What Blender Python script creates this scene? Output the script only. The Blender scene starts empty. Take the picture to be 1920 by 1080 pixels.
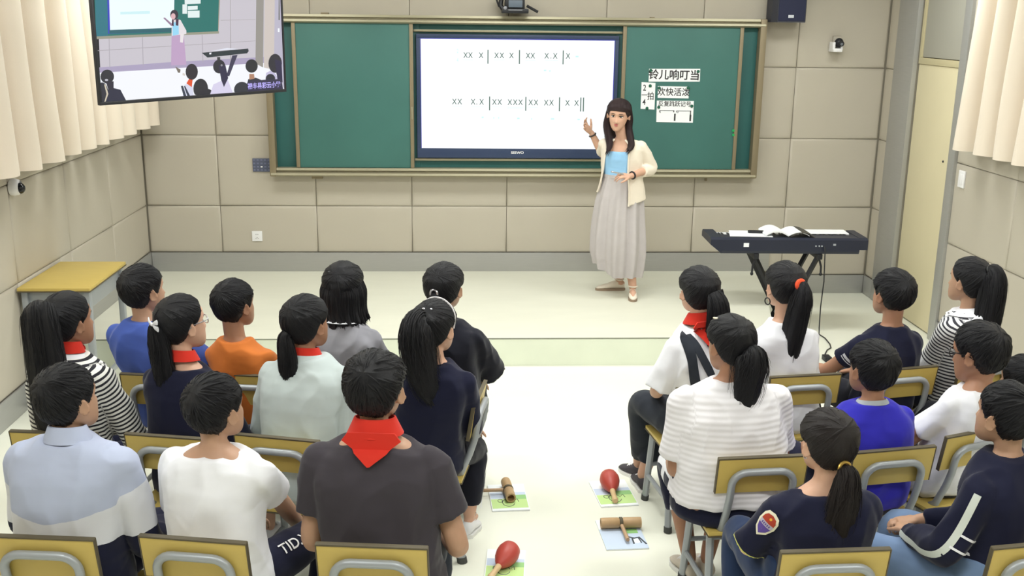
import bpy, bmesh, math, random
import numpy as np
from mathutils import Vector, Matrix, Quaternion, noise
from mathutils.bvhtree import BVHTree

random.seed(7); rng = np.random.default_rng(7)
C = bpy.context.scene.collection
scene = bpy.context.scene
PI = math.pi

# ------------------------------------------------------------------ camera
CAM = Vector((2.6105, -8.709, 2.3306))
YAW, PIT, ROL = math.radians(2.9268), math.radians(-14.6742), math.radians(0.6799)
FPX = 1953.0                                   # focal length in pixels of a 1920-wide frame
Fv = Vector((math.sin(YAW)*math.cos(PIT), math.cos(YAW)*math.cos(PIT), math.sin(PIT)))
R0 = Vector((math.cos(YAW), -math.sin(YAW), 0)); U0 = R0.cross(Fv)
Rv = R0*math.cos(ROL) + U0*math.sin(ROL); Uv = U0*math.cos(ROL) - R0*math.sin(ROL)
cd = bpy.data.cameras.new('camera'); cam = bpy.data.objects.new('camera', cd); C.objects.link(cam)
M = Matrix((Rv, Uv, -Fv)).transposed().to_4x4(); M.translation = CAM
cam.matrix_world = M
cd.sensor_width = 36; cd.lens = FPX/1920*36; cd.clip_start = 0.05; cd.clip_end = 60
scene.camera = cam

# ------------------------------------------------------------------ view + world
vs = scene.view_settings
scene.display_settings.display_device = 'sRGB'
vs.view_transform = 'Standard'; vs.look = 'None'; vs.gamma = 1; vs.use_curve_mapping = False
vs.exposure = 0.06
wd = bpy.data.worlds.new('world'); scene.world = wd; wd.use_nodes = True
wd.node_tree.nodes['Background'].inputs[0].default_value = (0.8, 0.85, 0.95, 1)
wd.node_tree.nodes['Background'].inputs[1].default_value = 0.3
try:
    scene.cycles.max_bounces = 8; scene.cycles.diffuse_bounces = 4
    scene.cycles.use_denoising = True
    scene.cycles.sample_clamp_indirect = 6
except Exception: pass

# the room's ceiling panels: (x, y, watts)
XR, YB, ZC = 6.15, -10.2, 3.2
LAMPS = [(1.0, -1.7, 16), (3.1, -1.7, 18), (5.2, -1.7, 16),
         (1.0, -4.3, 22), (3.1, -4.0, 40), (5.2, -4.3, 22),
         (1.0, -7.0, 22), (3.1, -7.0, 22), (5.2, -7.0, 22)]
for i, (lx, ly, lw) in enumerate(LAMPS):
    ld = bpy.data.lights.new('ceiling_lamp_light', 'AREA'); ld.shape = 'RECTANGLE'; ld.size = 1.15; ld.size_y = 0.55
    ld.energy = lw; ld.color = (1.0, 1.0, 0.985)
    lo = bpy.data.objects.new('ceiling_lamp_light', ld); C.objects.link(lo); lo.location = (lx, ly, ZC-0.075)

# ------------------------------------------------------------------ pixel -> place
def ray(u, v): return Fv + Rv*((u-960)/FPX) + Uv*((540-v)/FPX)
def atz(u, v, z): d = ray(u, v); return CAM + d*((z-CAM.z)/d.z)
def aty(u, v, y): d = ray(u, v); return CAM + d*((y-CAM.y)/d.y)
def atx(u, v, x): d = ray(u, v); return CAM + d*((x-CAM.x)/d.x)

# ------------------------------------------------------------------ materials
def lin(c):
    return tuple(((x/255)/12.92 if x/255 <= 0.04045 else ((x/255+0.055)/1.055)**2.4) for x in c)
MATS = {}
def mat(name, rgb, rough=0.6, metal=0.0, spec=0.4, noise_amt=0.0, noise_scale=20, bump=0.0, bump_scale=60, stretch=(1,1,1), emit=None, coat=0, sheen=0):
    if name in MATS: return MATS[name]
    m = bpy.data.materials.new(name); m.use_nodes = True
    nt = m.node_tree; b = nt.nodes['Principled BSDF']
    col = lin(rgb)
    b.inputs['Base Color'].default_value = (*col, 1); b.inputs['Roughness'].default_value = rough
    b.inputs['Metallic'].default_value = metal; b.inputs['Specular IOR Level'].default_value = spec
    if coat: b.inputs['Coat Weight'].default_value = coat
    if sheen: b.inputs['Sheen Weight'].default_value = sheen; b.inputs['Sheen Roughness'].default_value = 0.4
    if emit is not None:
        b.inputs['Base Color'].default_value = (0.01, 0.01, 0.01, 1)
        b.inputs['Emission Color'].default_value = (*col, 1); b.inputs['Emission Strength'].default_value = emit
    tc = nt.nodes.new('ShaderNodeTexCoord'); mp = nt.nodes.new('ShaderNodeMapping')
    mp.inputs['Scale'].default_value = stretch; nt.links.new(tc.outputs['Object'], mp.inputs['Vector'])
    if noise_amt:
        n = nt.nodes.new('ShaderNodeTexNoise'); n.inputs['Scale'].default_value = noise_scale; n.inputs['Detail'].default_value = 5
        nt.links.new(mp.outputs[0], n.inputs['Vector'])
        mx = nt.nodes.new('ShaderNodeMix'); mx.data_type = 'RGBA'
        mx.inputs[6].default_value = (*[c*(1-noise_amt) for c in col], 1); mx.inputs[7].default_value = (*[min(1, c*(1+noise_amt)) for c in col], 1)
        nt.links.new(n.outputs['Fac'], mx.inputs[0]); nt.links.new(mx.outputs[2], b.inputs['Base Color'])
    if bump:
        n2 = nt.nodes.new('ShaderNodeTexNoise'); n2.inputs['Scale'].default_value = bump_scale; n2.inputs['Detail'].default_value = 4
        nt.links.new(mp.outputs[0], n2.inputs['Vector'])
        bp = nt.nodes.new('ShaderNodeBump'); bp.inputs['Strength'].default_value = bump; bp.inputs['Distance'].default_value = 0.01
        nt.links.new(n2.outputs['Fac'], bp.inputs['Height']); nt.links.new(bp.outputs[0], b.inputs['Normal'])
    MATS[name] = m
    return m

m_wall = mat('padded_leatherette', (188,181,167), 0.55, noise_amt=0.04, noise_scale=3, bump=0.05, bump_scale=220)
m_gap = mat('wall_gap', (150,144,130), 0.8)
m_ceil = mat('white_ceiling', (225,225,220), 0.9)
m_steel = mat('brushed_steel', (176,176,174), 0.38, metal=0.45, noise_amt=0.1, noise_scale=6, stretch=(1,1,40))
m_alu = mat('champagne_aluminium', (160,154,130), 0.38, metal=0.35)
m_alu_side = mat('champagne_aluminium_side', (140,128,104), 0.45, metal=0.3)
m_floor = mat('pale_vinyl_floor', (232,233,219), 0.32, spec=0.35, noise_amt=0.05, noise_scale=2.5)
m_riser = mat('pale_green_riser', (224,230,212), 0.6, noise_amt=0.06, noise_scale=5)
m_plat = mat('pale_platform_top', (222,222,207), 0.38, spec=0.3, noise_amt=0.06, noise_scale=2.2, stretch=(1,2.5,1))
m_edge_line = mat('dark_grime', (120,122,110), 0.8)
m_board = mat('green_chalkboard', (64,112,106), 0.5, noise_amt=0.16, noise_scale=2.2)
m_board2 = mat('green_chalkboard_back', (48,98,96), 0.5, noise_amt=0.12, noise_scale=3)
m_black = mat('black_plastic', (32,33,38), 0.45)
m_navyb = mat('navy_black_plastic', (38,42,58), 0.4)
m_bezel = mat('display_bezel', (52,66,96), 0.35)
m_fringe = mat('display_bezel_blue_line', (46,50,170), 0.35)
m_white = mat('white_plastic', (238,238,240), 0.4)
m_paper = mat('white_paper', (244,247,250), 0.8)
m_ink = mat('black_ink', (52,48,52), 0.8)
m_magnet = mat('green_magnet', (38,96,76), 0.4)
m_scr = mat('screen_white', (250,253,255), 0.3, emit=1.0)
m_scr_ink = mat('screen_green_black_text', (30,84,66), 0.3, emit=1.0)
m_scr_faint = mat('screen_faint_cyan', (206,244,244), 0.3, emit=1.0)
m_cream_door = mat('cream_door', (218,208,174), 0.5, noise_amt=0.03, noise_scale=4)
m_grey_panel = mat('grey_transom', (168,166,156), 0.55)
m_cream_trim = mat('cream_trim', (196,186,150), 0.5)
m_curtain = mat('cream_curtain', (228,216,200), 0.8, bump=0.1, bump_scale=300, sheen=0.2)
m_wood = mat('yellow_laminate', (196,172,94), 0.42, noise_amt=0.08, noise_scale=9, stretch=(1,6,1))
m_wood_edge = mat('dark_laminate_edge', (88,80,62), 0.6)
m_tube = mat('grey_painted_steel', (158,163,168), 0.38, metal=0.25)
m_rubber = mat('grey_rubber', (70,72,70), 0.8)

# ------------------------------------------------------------------ mesh builder
class MB:
    def __init__(s): s.v = []; s.f = []; s.m = []
    def add(s, vs, fs, mi=0):
        o = len(s.v); s.v.extend([tuple(p) for p in vs])
        for f in fs: s.f.append(tuple(i+o for i in f)); s.m.append(mi)
    def box(s, a, b, mi=0, bev=0.0, mtx=None):
        x0,y0,z0 = [min(p,q) for p,q in zip(a,b)]; x1,y1,z1 = [max(p,q) for p,q in zip(a,b)]
        if bev <= 0:
            vs = [(x0,y0,z0),(x1,y0,z0),(x1,y1,z0),(x0,y1,z0),(x0,y0,z1),(x1,y0,z1),(x1,y1,z1),(x0,y1,z1)]
            fs = [(0,3,2,1),(4,5,6,7),(0,1,5,4),(1,2,6,5),(2,3,7,6),(3,0,4,7)]
        else:
            bm = bmesh.new(); r = bmesh.ops.create_cube(bm, size=1)
            for v in bm.verts: v.co = Vector((x0+(v.co.x+.5)*(x1-x0), y0+(v.co.y+.5)*(y1-y0), z0+(v.co.z+.5)*(z1-z0)))
            bev = min(bev, 0.45*min(x1-x0, y1-y0, z1-z0))
            bmesh.ops.bevel(bm, geom=bm.edges[:], offset=bev, segments=2, affect='EDGES', profile=0.6)
            bm.verts.index_update(); vs = [v.co.copy() for v in bm.verts]; fs = [[v.index for v in f.verts] for f in bm.faces]; bm.free()
        if mtx is not None: vs = [mtx @ Vector(p) for p in vs]
        s.add(vs, fs, mi)
    def rings(s, rings, mi=0, cap=True, closed=True):
        n = len(rings[0]); vs = [p for r in rings for p in r]; fs = []
        for i in range(len(rings)-1):
            for j in range(n if closed else n-1):
                k = (j+1) % n
                fs.append((i*n+j, i*n+k, (i+1)*n+k, (i+1)*n+j))
        if cap and closed:
            fs.append(tuple(range(n-1, -1, -1))); fs.append(tuple((len(rings)-1)*n+j for j in range(n)))
        s.add(vs, fs, mi)
    def tube(s, path, rad, n=10, mi=0, flat=1.0, up=None, cap=True, roundcap=False, closed_path=False):
        P = [Vector(p) for p in path]; N = len(P)
        if not hasattr(rad, '__len__'): rad = [rad]*N
        rad = list(rad)
        if roundcap:
            t0 = (P[0]-P[1]).normalized(); t1 = (P[-1]-P[-2]).normalized()
            A = [P[0]+t0*rad[0]*math.sin(a) for a in (PI/2*.95, PI/3.2, PI/7)]; ra = [rad[0]*math.cos(a) for a in (PI/2*.95, PI/3.2, PI/7)]
            B = [P[-1]+t1*rad[-1]*math.sin(a) for a in (PI/7, PI/3.2, PI/2*.95)]; rb = [rad[-1]*math.cos(a) for a in (PI/7, PI/3.2, PI/2*.95)]
            P = A+P+B; rad = ra+rad+rb; N = len(P)
        T = []
        for i in range(N):
            a = P[i-1] if i > 0 else (P[-1] if closed_path else P[0]); b = P[i+1] if i < N-1 else (P[0] if closed_path else P[-1])
            d = (b-a); T.append(d.normalized() if d.length > 1e-9 else Vector((0,0,1)))
        nrm = Vector(up) if up is not None else (Vector((0,0,1)) if abs(T[0].z) < .9 else Vector((0,1,0)))
        rg = []
        for i in range(N):
            nrm = (nrm - T[i]*nrm.dot(T[i]))
            if nrm.length < 1e-6: nrm = T[i].orthogonal()
            nrm.normalize(); bi = T[i].cross(nrm)
            rg.append([P[i] + (nrm*math.cos(2*PI*j/n)*flat + bi*math.sin(2*PI*j/n))*rad[i] for j in range(n)])
        if closed_path: rg.append(rg[0])
        s.rings(rg, mi, cap=cap and not closed_path)
    def ellipsoid(s, c, r, nu=14, nv=9, mi=0, mtx=None):
        c = Vector(c); rg = []
        for i in range(nv+1):
            a = -PI/2 + PI*i/nv; a = max(-PI/2+.02, min(PI/2-.02, a))
            rg.append([Vector((r[0]*math.cos(a)*math.cos(2*PI*j/nu), r[1]*math.cos(a)*math.sin(2*PI*j/nu), r[2]*math.sin(a))) for j in range(nu)])
        rg = [[(mtx @ p if mtx is not None else p)+c for p in q] for q in rg]
        s.rings(rg, mi)
    def lathe(s, prof, mtx, n=24, mi=0):
        s.rings([[mtx @ Vector((r*math.cos(2*PI*j/n), r*math.sin(2*PI*j/n), z)) for j in range(n)] for r, z in prof], mi)
    def poly(s, pts, mi=0): s.add(pts, [tuple(range(len(pts)))], mi)
    def prism(s, pts, ext, mi=0, mi_side=None):
        ext = Vector(ext); n = len(pts); P = [Vector(p) for p in pts]
        vs = P + [p+ext for p in P]
        s.add(vs, [tuple(range(n-1,-1,-1)), tuple(range(n, 2*n))], mi)
        s.add(vs, [(i, (i+1)%n, n+(i+1)%n, n+i) for i in range(n)], mi if mi_side is None else mi_side)
    def mesh(s, name, mats=None, smooth=True, angle=38):
        me = bpy.data.meshes.new(name); me.from_pydata(s.v, [], s.f)
        for m in (mats or []): me.materials.append(m)
        if mats and len(mats) > 1: me.polygons.foreach_set('material_index', s.m)
        bm = bmesh.new(); bm.from_mesh(me); bmesh.ops.recalc_face_normals(bm, faces=bm.faces[:]); bm.to_mesh(me); bm.free()
        if smooth:
            me.polygons.foreach_set('use_smooth', [True]*len(me.polygons))
            try: me.set_sharp_from_angle(angle=math.radians(angle))
            except Exception: pass
        me.update(); return me
    def build(s, name, mats, parent=None, smooth=True, angle=38, **k):
        if not isinstance(mats, (list, tuple)): mats = [mats]
        return link(name, s.mesh(name, mats, smooth, angle), parent, **k)
def link(name, me, parent=None, label=None, cat=None, group=None, kind=None):
    o = bpy.data.objects.new(name, me); C.objects.link(o)
    if parent is not None: o.parent = parent
    return tag(o, label, cat, group, kind)
def tag(o, label=None, cat=None, group=None, kind=None):
    if label: o['label'] = label
    if cat: o['category'] = cat
    if group: o['group'] = group
    if kind: o['kind'] = kind
    return o
def thing(name, label, cat, loc=(0,0,0), rotz=0, group=None):
    o = bpy.data.objects.new(name, None); C.objects.link(o); o.empty_display_size = .1
    o.location = loc; o.rotation_euler = (0,0,rotz)
    return tag(o, label, cat, group)
def dup(root, loc, rotz, label=None, group=None):
    def cp(o, par):
        c = o.copy(); C.objects.link(c)
        if par is not None: c.parent = par
        for ch in o.children: cp(ch, c)
        return c
    r = cp(root, None); r.location = loc; r.rotation_euler = (0,0,rotz)
    return tag(r, label, None, group)
def struct(o): o['kind'] = 'structure'; return o
def text_mesh(body, size, depth=0.0006, sx=1.0, align='CENTER', bold=0.0):
    cu = bpy.data.curves.new('t', 'FONT'); cu.body = body; cu.size = size; cu.align_x = align; cu.align_y = 'CENTER'; cu.extrude = depth; cu.offset = bold
    o = bpy.data.objects.new('t', cu); C.objects.link(o)
    me = bpy.data.meshes.new_from_object(o.evaluated_get(bpy.context.evaluated_depsgraph_get()))
    bpy.data.objects.remove(o); bpy.data.curves.remove(cu)
    me.transform(Matrix.Diagonal((sx,1,1,1)))
    return me
def add_me(mb, me, mtx, mi=0):
    mb.add([mtx @ v.co for v in me.vertices], [tuple(p.vertices) for p in me.polygons], mi)
WALLM = lambda x, y, z, rot=0: Matrix.Translation((x,y,z)) @ Matrix.Rotation(PI/2, 4, 'X') @ Matrix.Rotation(rot, 4, 'Z')   # text standing on a wall that faces -Y

# ------------------------------------------------------------------ room shell
HP, ZB, Z1, Z2, Z3, Z4, YP = 0.1993, 0.1626, 0.76, 1.347, 1.937, 2.53, -1.9256
def padded(mb, O, ua, va, na, rects, mi=0):
    O, ua, va, na = [Vector(q) for q in (O, ua, va, na)]
    for (u0,u1,v0,v1) in rects:
        rg = []
        for ins, d in ((.0012,.006), (.003,.0125), (.009,.0175), (.024,.0203), (.06,.0215)):
            rg.append([O+ua*u+va*v+na*d for u,v in ((u0+ins,v0+ins),(u1-ins,v0+ins),(u1-ins,v1-ins),(u0+ins,v1-ins))])
        mb.rings(rg, mi)
ROWS = [(Z1,Z2),(Z2,Z3),(Z3,Z4),(Z4,ZC)]
XS = [0, .602, 1.402, 2.202, 3.002, 3.802, 4.602, 5.402, XR]
w = MB(); w.box((-.15,.02,0),(XR+.15,.15,ZC), 1)
rc = [(a,b,c,d) for a,b in zip(XS, XS[1:]) for c,d in ROWS]
rc += [(a,b,HP+ZB,Z1) for a,b in zip(XS[:7], XS[1:7])] + [(4.602,5.402,HP+ZB,Z1) ] + [(5.402,XR,ZB,Z1)]
padded(w, (0,.0215,0), (1,0,0), (0,0,1), (0,-1,0), rc[:len(rc)])
w.box((5.29,.002,ZB),(5.40,.03,HP+ZB-.004), 0)
struct(w.build('wall_front', [m_wall, m_gap], angle=60))
w = MB(); w.box((-.15,YB,0),(-.02,.02,ZC), 1)
ys = [0,-.867,-1.733,-2.6,-3.467,-4.333,-5.2,-6.067,-6.933,-7.8,-8.667,-9.533,YB]
rc = [(a,b,c,d) for b,a in zip(ys, ys[1:]) for c,d in ROWS] + [(a,b,HP+ZB,Z1) for b,a in zip(ys[:3], [-.867,-1.733,YP])] + [(a,b,ZB,Z1) for b,a in zip([YP]+ys[3:], ys[3:])]
padded(w, (-.0215,0,0), (0,1,0), (0,0,1), (1,0,0), rc)
struct(w.build('wall_left', [m_wall, m_gap], angle=60))
w = MB(); w.box((XR+.02,YB,0),(XR+.15,-1.34,ZC), 1); w.box((XR+.02,-.57,0),(XR+.15,.02,ZC), 1); w.box((XR+.08,-1.34,0),(XR+.15,-.57,ZC), 1)
ys = [-1.44,-2.28,-3.12,-3.96,-4.8,-5.64,-6.48,-7.32,-8.16,-9.0,YB]
rc = [(a,b,c,d) for b,a in zip(ys, ys[1:]) for c,d in ROWS+[(ZB,Z1)]] + [(-.21,0,c,d) for c,d in ROWS+[(ZB,Z1)]]
padded(w, (XR+.0215,0,0), (0,1,0), (0,0,1), (-1,0,0), rc)
struct(w.build('wall_right', [m_wall, m_gap], angle=60))
w = MB(); w.box((-.15,YB-.12,0),(XR+.15,YB,ZC)); struct(w.build('wall_back', m_wall))
w = MB(); w.box((-.15,YB-.12,-.1),(XR+.15,.15,0))
struct(w.build('floor', m_floor))
w = MB(); w.box((-.15,YB-.12,ZC),(XR+.15,.15,ZC+.1)); struct(w.build('ceiling', m_ceil))
# teaching platform with a slightly curved right end
pe = [(5.225,-.0),(5.16,-.3),(5.09,-.6),(5.0,-1.0),(4.885,-1.5),(4.77,YP)]
pts = [Vector((0,0,0)), Vector((0,YP,0))] + [Vector((x,y,0)) for x,y in reversed(pe)]
w = MB(); w.prism(pts, (0,0,HP), 0, 1)
w.tube([(0.02,YP-.001,HP-.004),(4.77,YP-.001,HP-.004)], .004, 6, 2)  # thin darker line along the platform's front top edge
struct(w.build('trim_1', [m_plat, m_riser, m_edge_line], angle=30))
# scuffs on the riser and tile joints of the aisle
def base(name, boxes): 
    b = MB()
    for q in boxes: b.box(q[0], q[1], 0, .003)
    return struct(b.build(name, m_steel))
base('baseboard_front', [((0.012,-.010,HP),(5.29,.004,HP+ZB)), ((5.30,-.008,0.001),(XR-.01,.004,ZB))])
base('baseboard_left', [((-.004,YP+.002,HP),(.010,0,HP+ZB)), ((-.004,YB,0.001),(.010,YP-.002,ZB))])
base('baseboard_right', [((XR-.010,YB,0.001),(XR+.004,-1.44,ZB)), ((XR-.010,-.21,0.001),(XR+.004,-.012,ZB))])
# door with steel frame and a transom panel
dr = bpy.data.objects.new('door_1', None); C.objects.link(dr); dr.location = (XR,-.9,0); struct(dr)
def dpart(name, boxes, m, **k):
    for p,q in boxes:
        b = MB(); b.box((p[0]-XR,p[1]+.9,p[2]),(q[0]-XR,q[1]+.9,q[2]),0,.003); o = b.build(name, m, dr, **k)
    return o
dpart('door_leaf', [((XR+.03,-1.335,.012),(XR+.075,-.585,2.0))], m_cream_door)
dpart('transom_panel', [((XR+.035,-1.335,2.055),(XR+.07,-.62,2.9))], m_grey_panel)
dpart('transom_bar', [((XR+.022,-1.335,2.002),(XR+.072,-.585,2.05))], m_cream_trim)
dpart('door_frame', [((XR-.016,-1.44,0.001),(XR+.08,-1.34,2.98)), ((XR-.016,-.57,0.001),(XR+.08,-.21,2.98)), ((XR-.014,-1.34,2.92),(XR+.08,-.57,2.98))], m_steel)
dpart('transom_stile', [((XR+.022,-.622,2.05),(XR+.07,-.585,2.92))], m_cream_trim)
b = MB(); b.lathe([(0.001,0),(.008,.001),(.009,.004),(.006,.008),(.001,.009)], Matrix.Translation((.03,-.28,1.32)) @ Matrix.Rotation(-PI/2,4,'Y'), 12); b.build('door_peephole', m_black, dr)
# scuff marks on the floor
# ceiling lamps
lampA = None
for i, (lx, ly, lw) in enumerate(LAMPS):
    lab = 'flat white ceiling panel lamp, number not visible in the photo'
    if lampA is None:
        t = thing('ceiling_lamp', 'flat white ceiling panel lamp above the classroom', 'lamp', (lx,ly,ZC), 0, 'ceiling panel lamps')
        b = MB(); b.box((-.62,-.32,-.06),(-.58,.32,0)); b.box((.58,-.32,-.06),(.62,.32,0)); b.box((-.58,-.32,-.06),(.58,-.28,0)); b.box((-.58,.28,-.06),(.58,.32,0)); b.build('lamp_frame', m_white, t)
        b = MB(); b.box((-.58,-.28,-.045),(.58,.28,-.02)); b.build('diffuser', mat('lamp_diffuser', (250,255,246), emit=6.0), t)
        lampA = t
    else: dup(lampA, (lx,ly,ZC), 0)

# ------------------------------------------------------------------ chalkboard
bx = thing('chalkboard', 'wide green sliding chalkboard with champagne metal frame on the front wall', 'chalkboard', (3.07,0,1.02))
BX, BZ = 3.07, 1.02
def bp(name, boxes, m, par=None, bev=.003, **k):
    for p,q in boxes:
        b = MB(); b.box((p[0]-BX,p[1],p[2]-BZ),(q[0]-BX,q[1],q[2]-BZ),0,bev); o = b.build(name, m, par or bx, **k)
    return o
# outer frame 1.05 .. 5.09
def frame_rail(name, z0, z1, m):
    prof = [(-.115,0),(-.135,.18),(-.13,.42),(-.105,.5),(-.10,.62),(-.12,.72),(-.115,1),(-.012,1),(-.012,0)]
    b = MB(); b.rings([[Vector((x-BX,y,z0+(z1-z0)*t-BZ)) for y,t in prof] for x in (1.06,5.082)]); return b.build(name, m, bx, smooth=True, angle=25)
frame_rail('top_rail', 2.255, 2.322, m_alu)
frame_rail('bottom_rail', 1.028, 1.098, m_alu)
for x0,x1 in ((1.05,1.105),(5.04,5.095)): b = MB(); b.box((x0-BX,-.13,1.026-BZ),(x1-BX,-.012,2.324-BZ),0,.012); b.build('side_rail', m_alu_side, bx)
bp('fixed_panel', [((1.1,-.05,1.09),(2.28,-.03,2.26))], m_board2)
bp('fixed_panel', [((3.88,-.05,1.09),(5.045,-.03,2.26))], m_board2)
bp('fixed_panel', [((2.2,-.045,1.09),(3.95,-.035,2.26))], m_board2)
for k,(xa,xb) in enumerate(((1.268,2.232),(3.925,4.912))):
    s_ = bp('sliding_panel', [((xa+.02,-.098,1.1),(xb-.02,-.085,2.255))], m_board)
    bp('panel_stile', [((xa,-.108,1.1),(xa+.03,-.08,2.256)), ((xb-.03,-.108,1.1),(xb,-.08,2.256))], m_alu_side, s_)
    bp('panel_handle', [((xb-.02 if k==0 else xa+.006,-.116,1.5),(xb-.008 if k==0 else xa+.018,-.106,1.6))], m_alu, s_, .004)
bp('inner_rail', [((2.235,-.075,2.195),(3.925,-.045,2.212)), ((2.235,-.075,1.158),(3.925,-.045,1.176))], m_alu)
bp('mounting_foot', [((1.38,-.06,1.0),(1.47,-.012,1.028)), ((4.68,-.03,.99),(4.70,-.012,1.03)), ((1.5,-.06,2.322),(1.56,-.012,2.335)), ((4.15,-.03,2.322),(4.19,-.012,2.33))], m_alu_side)
# faint chalk dust streaks
# interactive display in the middle
ds = thing('interactive_display', 'large white lit display with rhythm notation in the middle of the chalkboard', 'display', (3.08,-.05,1.18))
DX, DZ = 3.08, 1.18
def dp(name, boxes, m, par=None, bev=.002, **k):
    for p,q in boxes:
        b = MB(); b.box((p[0]-DX,p[1]+.05,p[2]-DZ),(q[0]-DX,q[1]+.05,q[2]-DZ),0,bev); o = b.build(name, m, par or ds, **k)
    return o
dp('housing', [((2.255,-.082,1.182),(3.898,-.052,2.18))], m_black, bev=.006)
bz = [((2.257,-.090,1.184),(3.896,-.08,1.262)), ((2.257,-.090,2.142),(3.896,-.08,2.178)), ((2.257,-.090,1.26),(2.292,-.08,2.144)), ((3.862,-.090,1.26),(3.896,-.08,2.144))]
dp('bezel', bz, m_bezel)
dp('blue_fringe', [((2.288,-.0915,2.140),(3.866,-.086,2.147)), ((3.860,-.0915,1.262),(3.866,-.086,2.147)), ((2.288,-.0915,1.262),(2.293,-.086,2.147))], m_fringe)  # chromatic fringe of the bright screen, imitated with thin blue strips
dp('screen', [((2.29,-.085,1.26),(3.864,-.081,2.144))], m_scr, bev=0)
def px_text(mb, body, u, v, hpx, y, sx=1.0, mi=0, bold=0):
    p = aty(u, v, y); s = (aty(u, v-hpx/2, y)-aty(u, v+hpx/2, y)).length
    me = text_mesh(body, s/0.70, sx=sx, bold=bold*s); add_me(mb, me, WALLM(p.x-DX, p.y+.05, p.z-DZ), mi); bpy.data.meshes.remove(me)
tb = MB(); Y_ = -.0862
L1 = [('X',873),('X',882),('X',902),('|',915),('X',931),('X',941),('X',959),('|',974),('X',990),('X',999),('X',1025),('.',1033),('X',1041),('|',1056),('X',1065)]
for ch,u in L1: tb = MB(); px_text(tb, ch, u, 104+(u-870)*.008, 20 if ch=='|' else (10.5 if ch=='X' else 10), Y_, sx=.8); tb.build('bar_line' if ch == '|' else 'rhythm_note', m_scr_ink, ds)
L2 = [('X',852),('X',862),('X',887),('.',894),('X',903),('|',918),('X',927),('X',937),('X',956),('X',966),('X',976),('|',986),('X',995),('X',1005),('X',1024),('X',1034),('|',1049),('X',1064),('X',1081),('|',1089),('|',1094)]
for ch,u in L2: tb = MB(); px_text(tb, ch, u, 191+(u-852)*.012, 20 if ch=='|' else (10.5 if ch=='X' else 10), Y_, sx=.8); tb.build('bar_line' if ch == '|' else 'rhythm_note', m_scr_ink, ds)
tb = MB()
for (a,b_,v) in ((868,887,112),(926,946,112),(985,1004,113),(1022,1046,113),(848,866,199),(884,907,200),(922,941,200),(951,980,201),(951,980,203),(990,1008,201)):
    p, q = aty(a,v,Y_), aty(b_,v,Y_); tb.box((p.x-DX,Y_+.05,p.z-DZ-.001),(q.x-DX,Y_+.0515,p.z-DZ+.001))
for (u,v,wd_) in ((1022,132,5),(1031,133,3),(905,220,4),(926,221,2),(935,221,2),(972,222,5),(997,223,2),(1036,223,7),(1085,224,5),(1082,106,6)):
    p = aty(u,v,Y_); tb.box((p.x-DX-.002*wd_,Y_+.05,p.z-DZ-.006),(p.x-DX+.002*wd_,Y_+.0515,p.z-DZ+.006))
px_text(tb, '2', 858, 96, 8, Y_, .6); px_text(tb, '4', 858, 113, 8, Y_, .6)
tb.build('faint_marks', m_scr_faint, ds)
tb = MB(); px_text(tb, 'SEEWO', 970, 286.5, 4.6, -.0905, 1.1, bold=.03); tb.build('maker_mark', m_white, ds)

# cards on the right sliding board
def card(name, label, quad, lines, extra=None):
    y = -.0995; P = [aty(u,v,y) for u,v in quad]; c = sum(P, Vector())/4
    t = thing(name, label, 'card', (c.x, y, c.z))
    b = MB(); b.prism([p-c for p in P], (0,-.0012,0)); b.build('paper', m_paper, t)
    b = MB()
    for (body,u,v,h,sx,bold) in lines:
        p = aty(u,v,y); s = (aty(u,v-h/2,y)-aty(u,v+h/2,y)).length
        me = text_mesh(body, s/.88, sx=sx, bold=bold*s); add_me(b, me, WALLM(p.x-c.x, -.0018, p.z-c.z, -.012)); bpy.data.meshes.remove(me)
    for (u0,v0,u1,v1) in (extra or []):
        p, q = aty(u0,v0,y), aty(u1,v1,y); b.box((p.x-c.x,-.0026,p.z-c.z),(q.x-c.x,-.001,q.z-c.z))
    b.build('lettering', m_ink, t); return t
card('title_card', 'longest white card with five bold characters, topmost on the green board', [(1216,153),(1312,153),(1313,129),(1217,129)], [('铃儿响叮当',1264,141.5,17.5,1.0,.02)])
card('time_signature_card', 'tall narrow white card reading two over four', [(1201,204),(1227,205.5),(1229,155.5),(1203,154)], [('2',1208.5,165,14,.8,.008),('4',1207.5,192,14,.8,.008),('拍',1220,181,14,.85,.008)], [(1203,177.2,1214,178.6)])
card('mood_card', 'white card with four characters below the title card', [(1233,183.5),(1291,184.5),(1291.5,162.5),(1233.5,161.5)], [('欢快活泼',1263,173.5,14,.98,.012)])
card('repeat_sign_card', 'lowest white card with small characters and two bracket signs', [(1230.5,229),(1299,230),(1301,189.5),(1231.5,188.5)], [('反复跳跃记号',1265,195.5,9.5,.98,.01),('1',1238.5,210,5,.8,.01),('2',1271,210,5,.8,.01)],
     [(1236,207,1263,208),(1236,207,1237.2,211),(1262.5,207,1264,210.5),(1264,213,1266.2,226.5),(1268,207.5,1295,208.5),(1268,207.5,1269,211),(1294,207.5,1295.2,215),(1293,215,1295.4,227)])
mg = None
MAGS = [(1220,132,'at the top left corner of the title card'),(1309,134,'at the top right corner of the title card'),(1219,161,'at the top of the tall two-four card'),(1213,203,'at the bottom edge of the tall two-four card'),(1236,165,'at the left corner of the four-character card'),(1290,165,'at the right corner of the four-character card'),(1235,201,'at the left edge of the lowest card'),(1297,199,'at the right edge of the lowest card')]
b = MB(); b.lathe([(.001,.009),(.009,.009),(.0125,.006),(.0125,0),(.001,0)], Matrix.Rotation(PI/2,4,'X'), 16); me_mag = b.mesh('magnet', [m_magnet])
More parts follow.
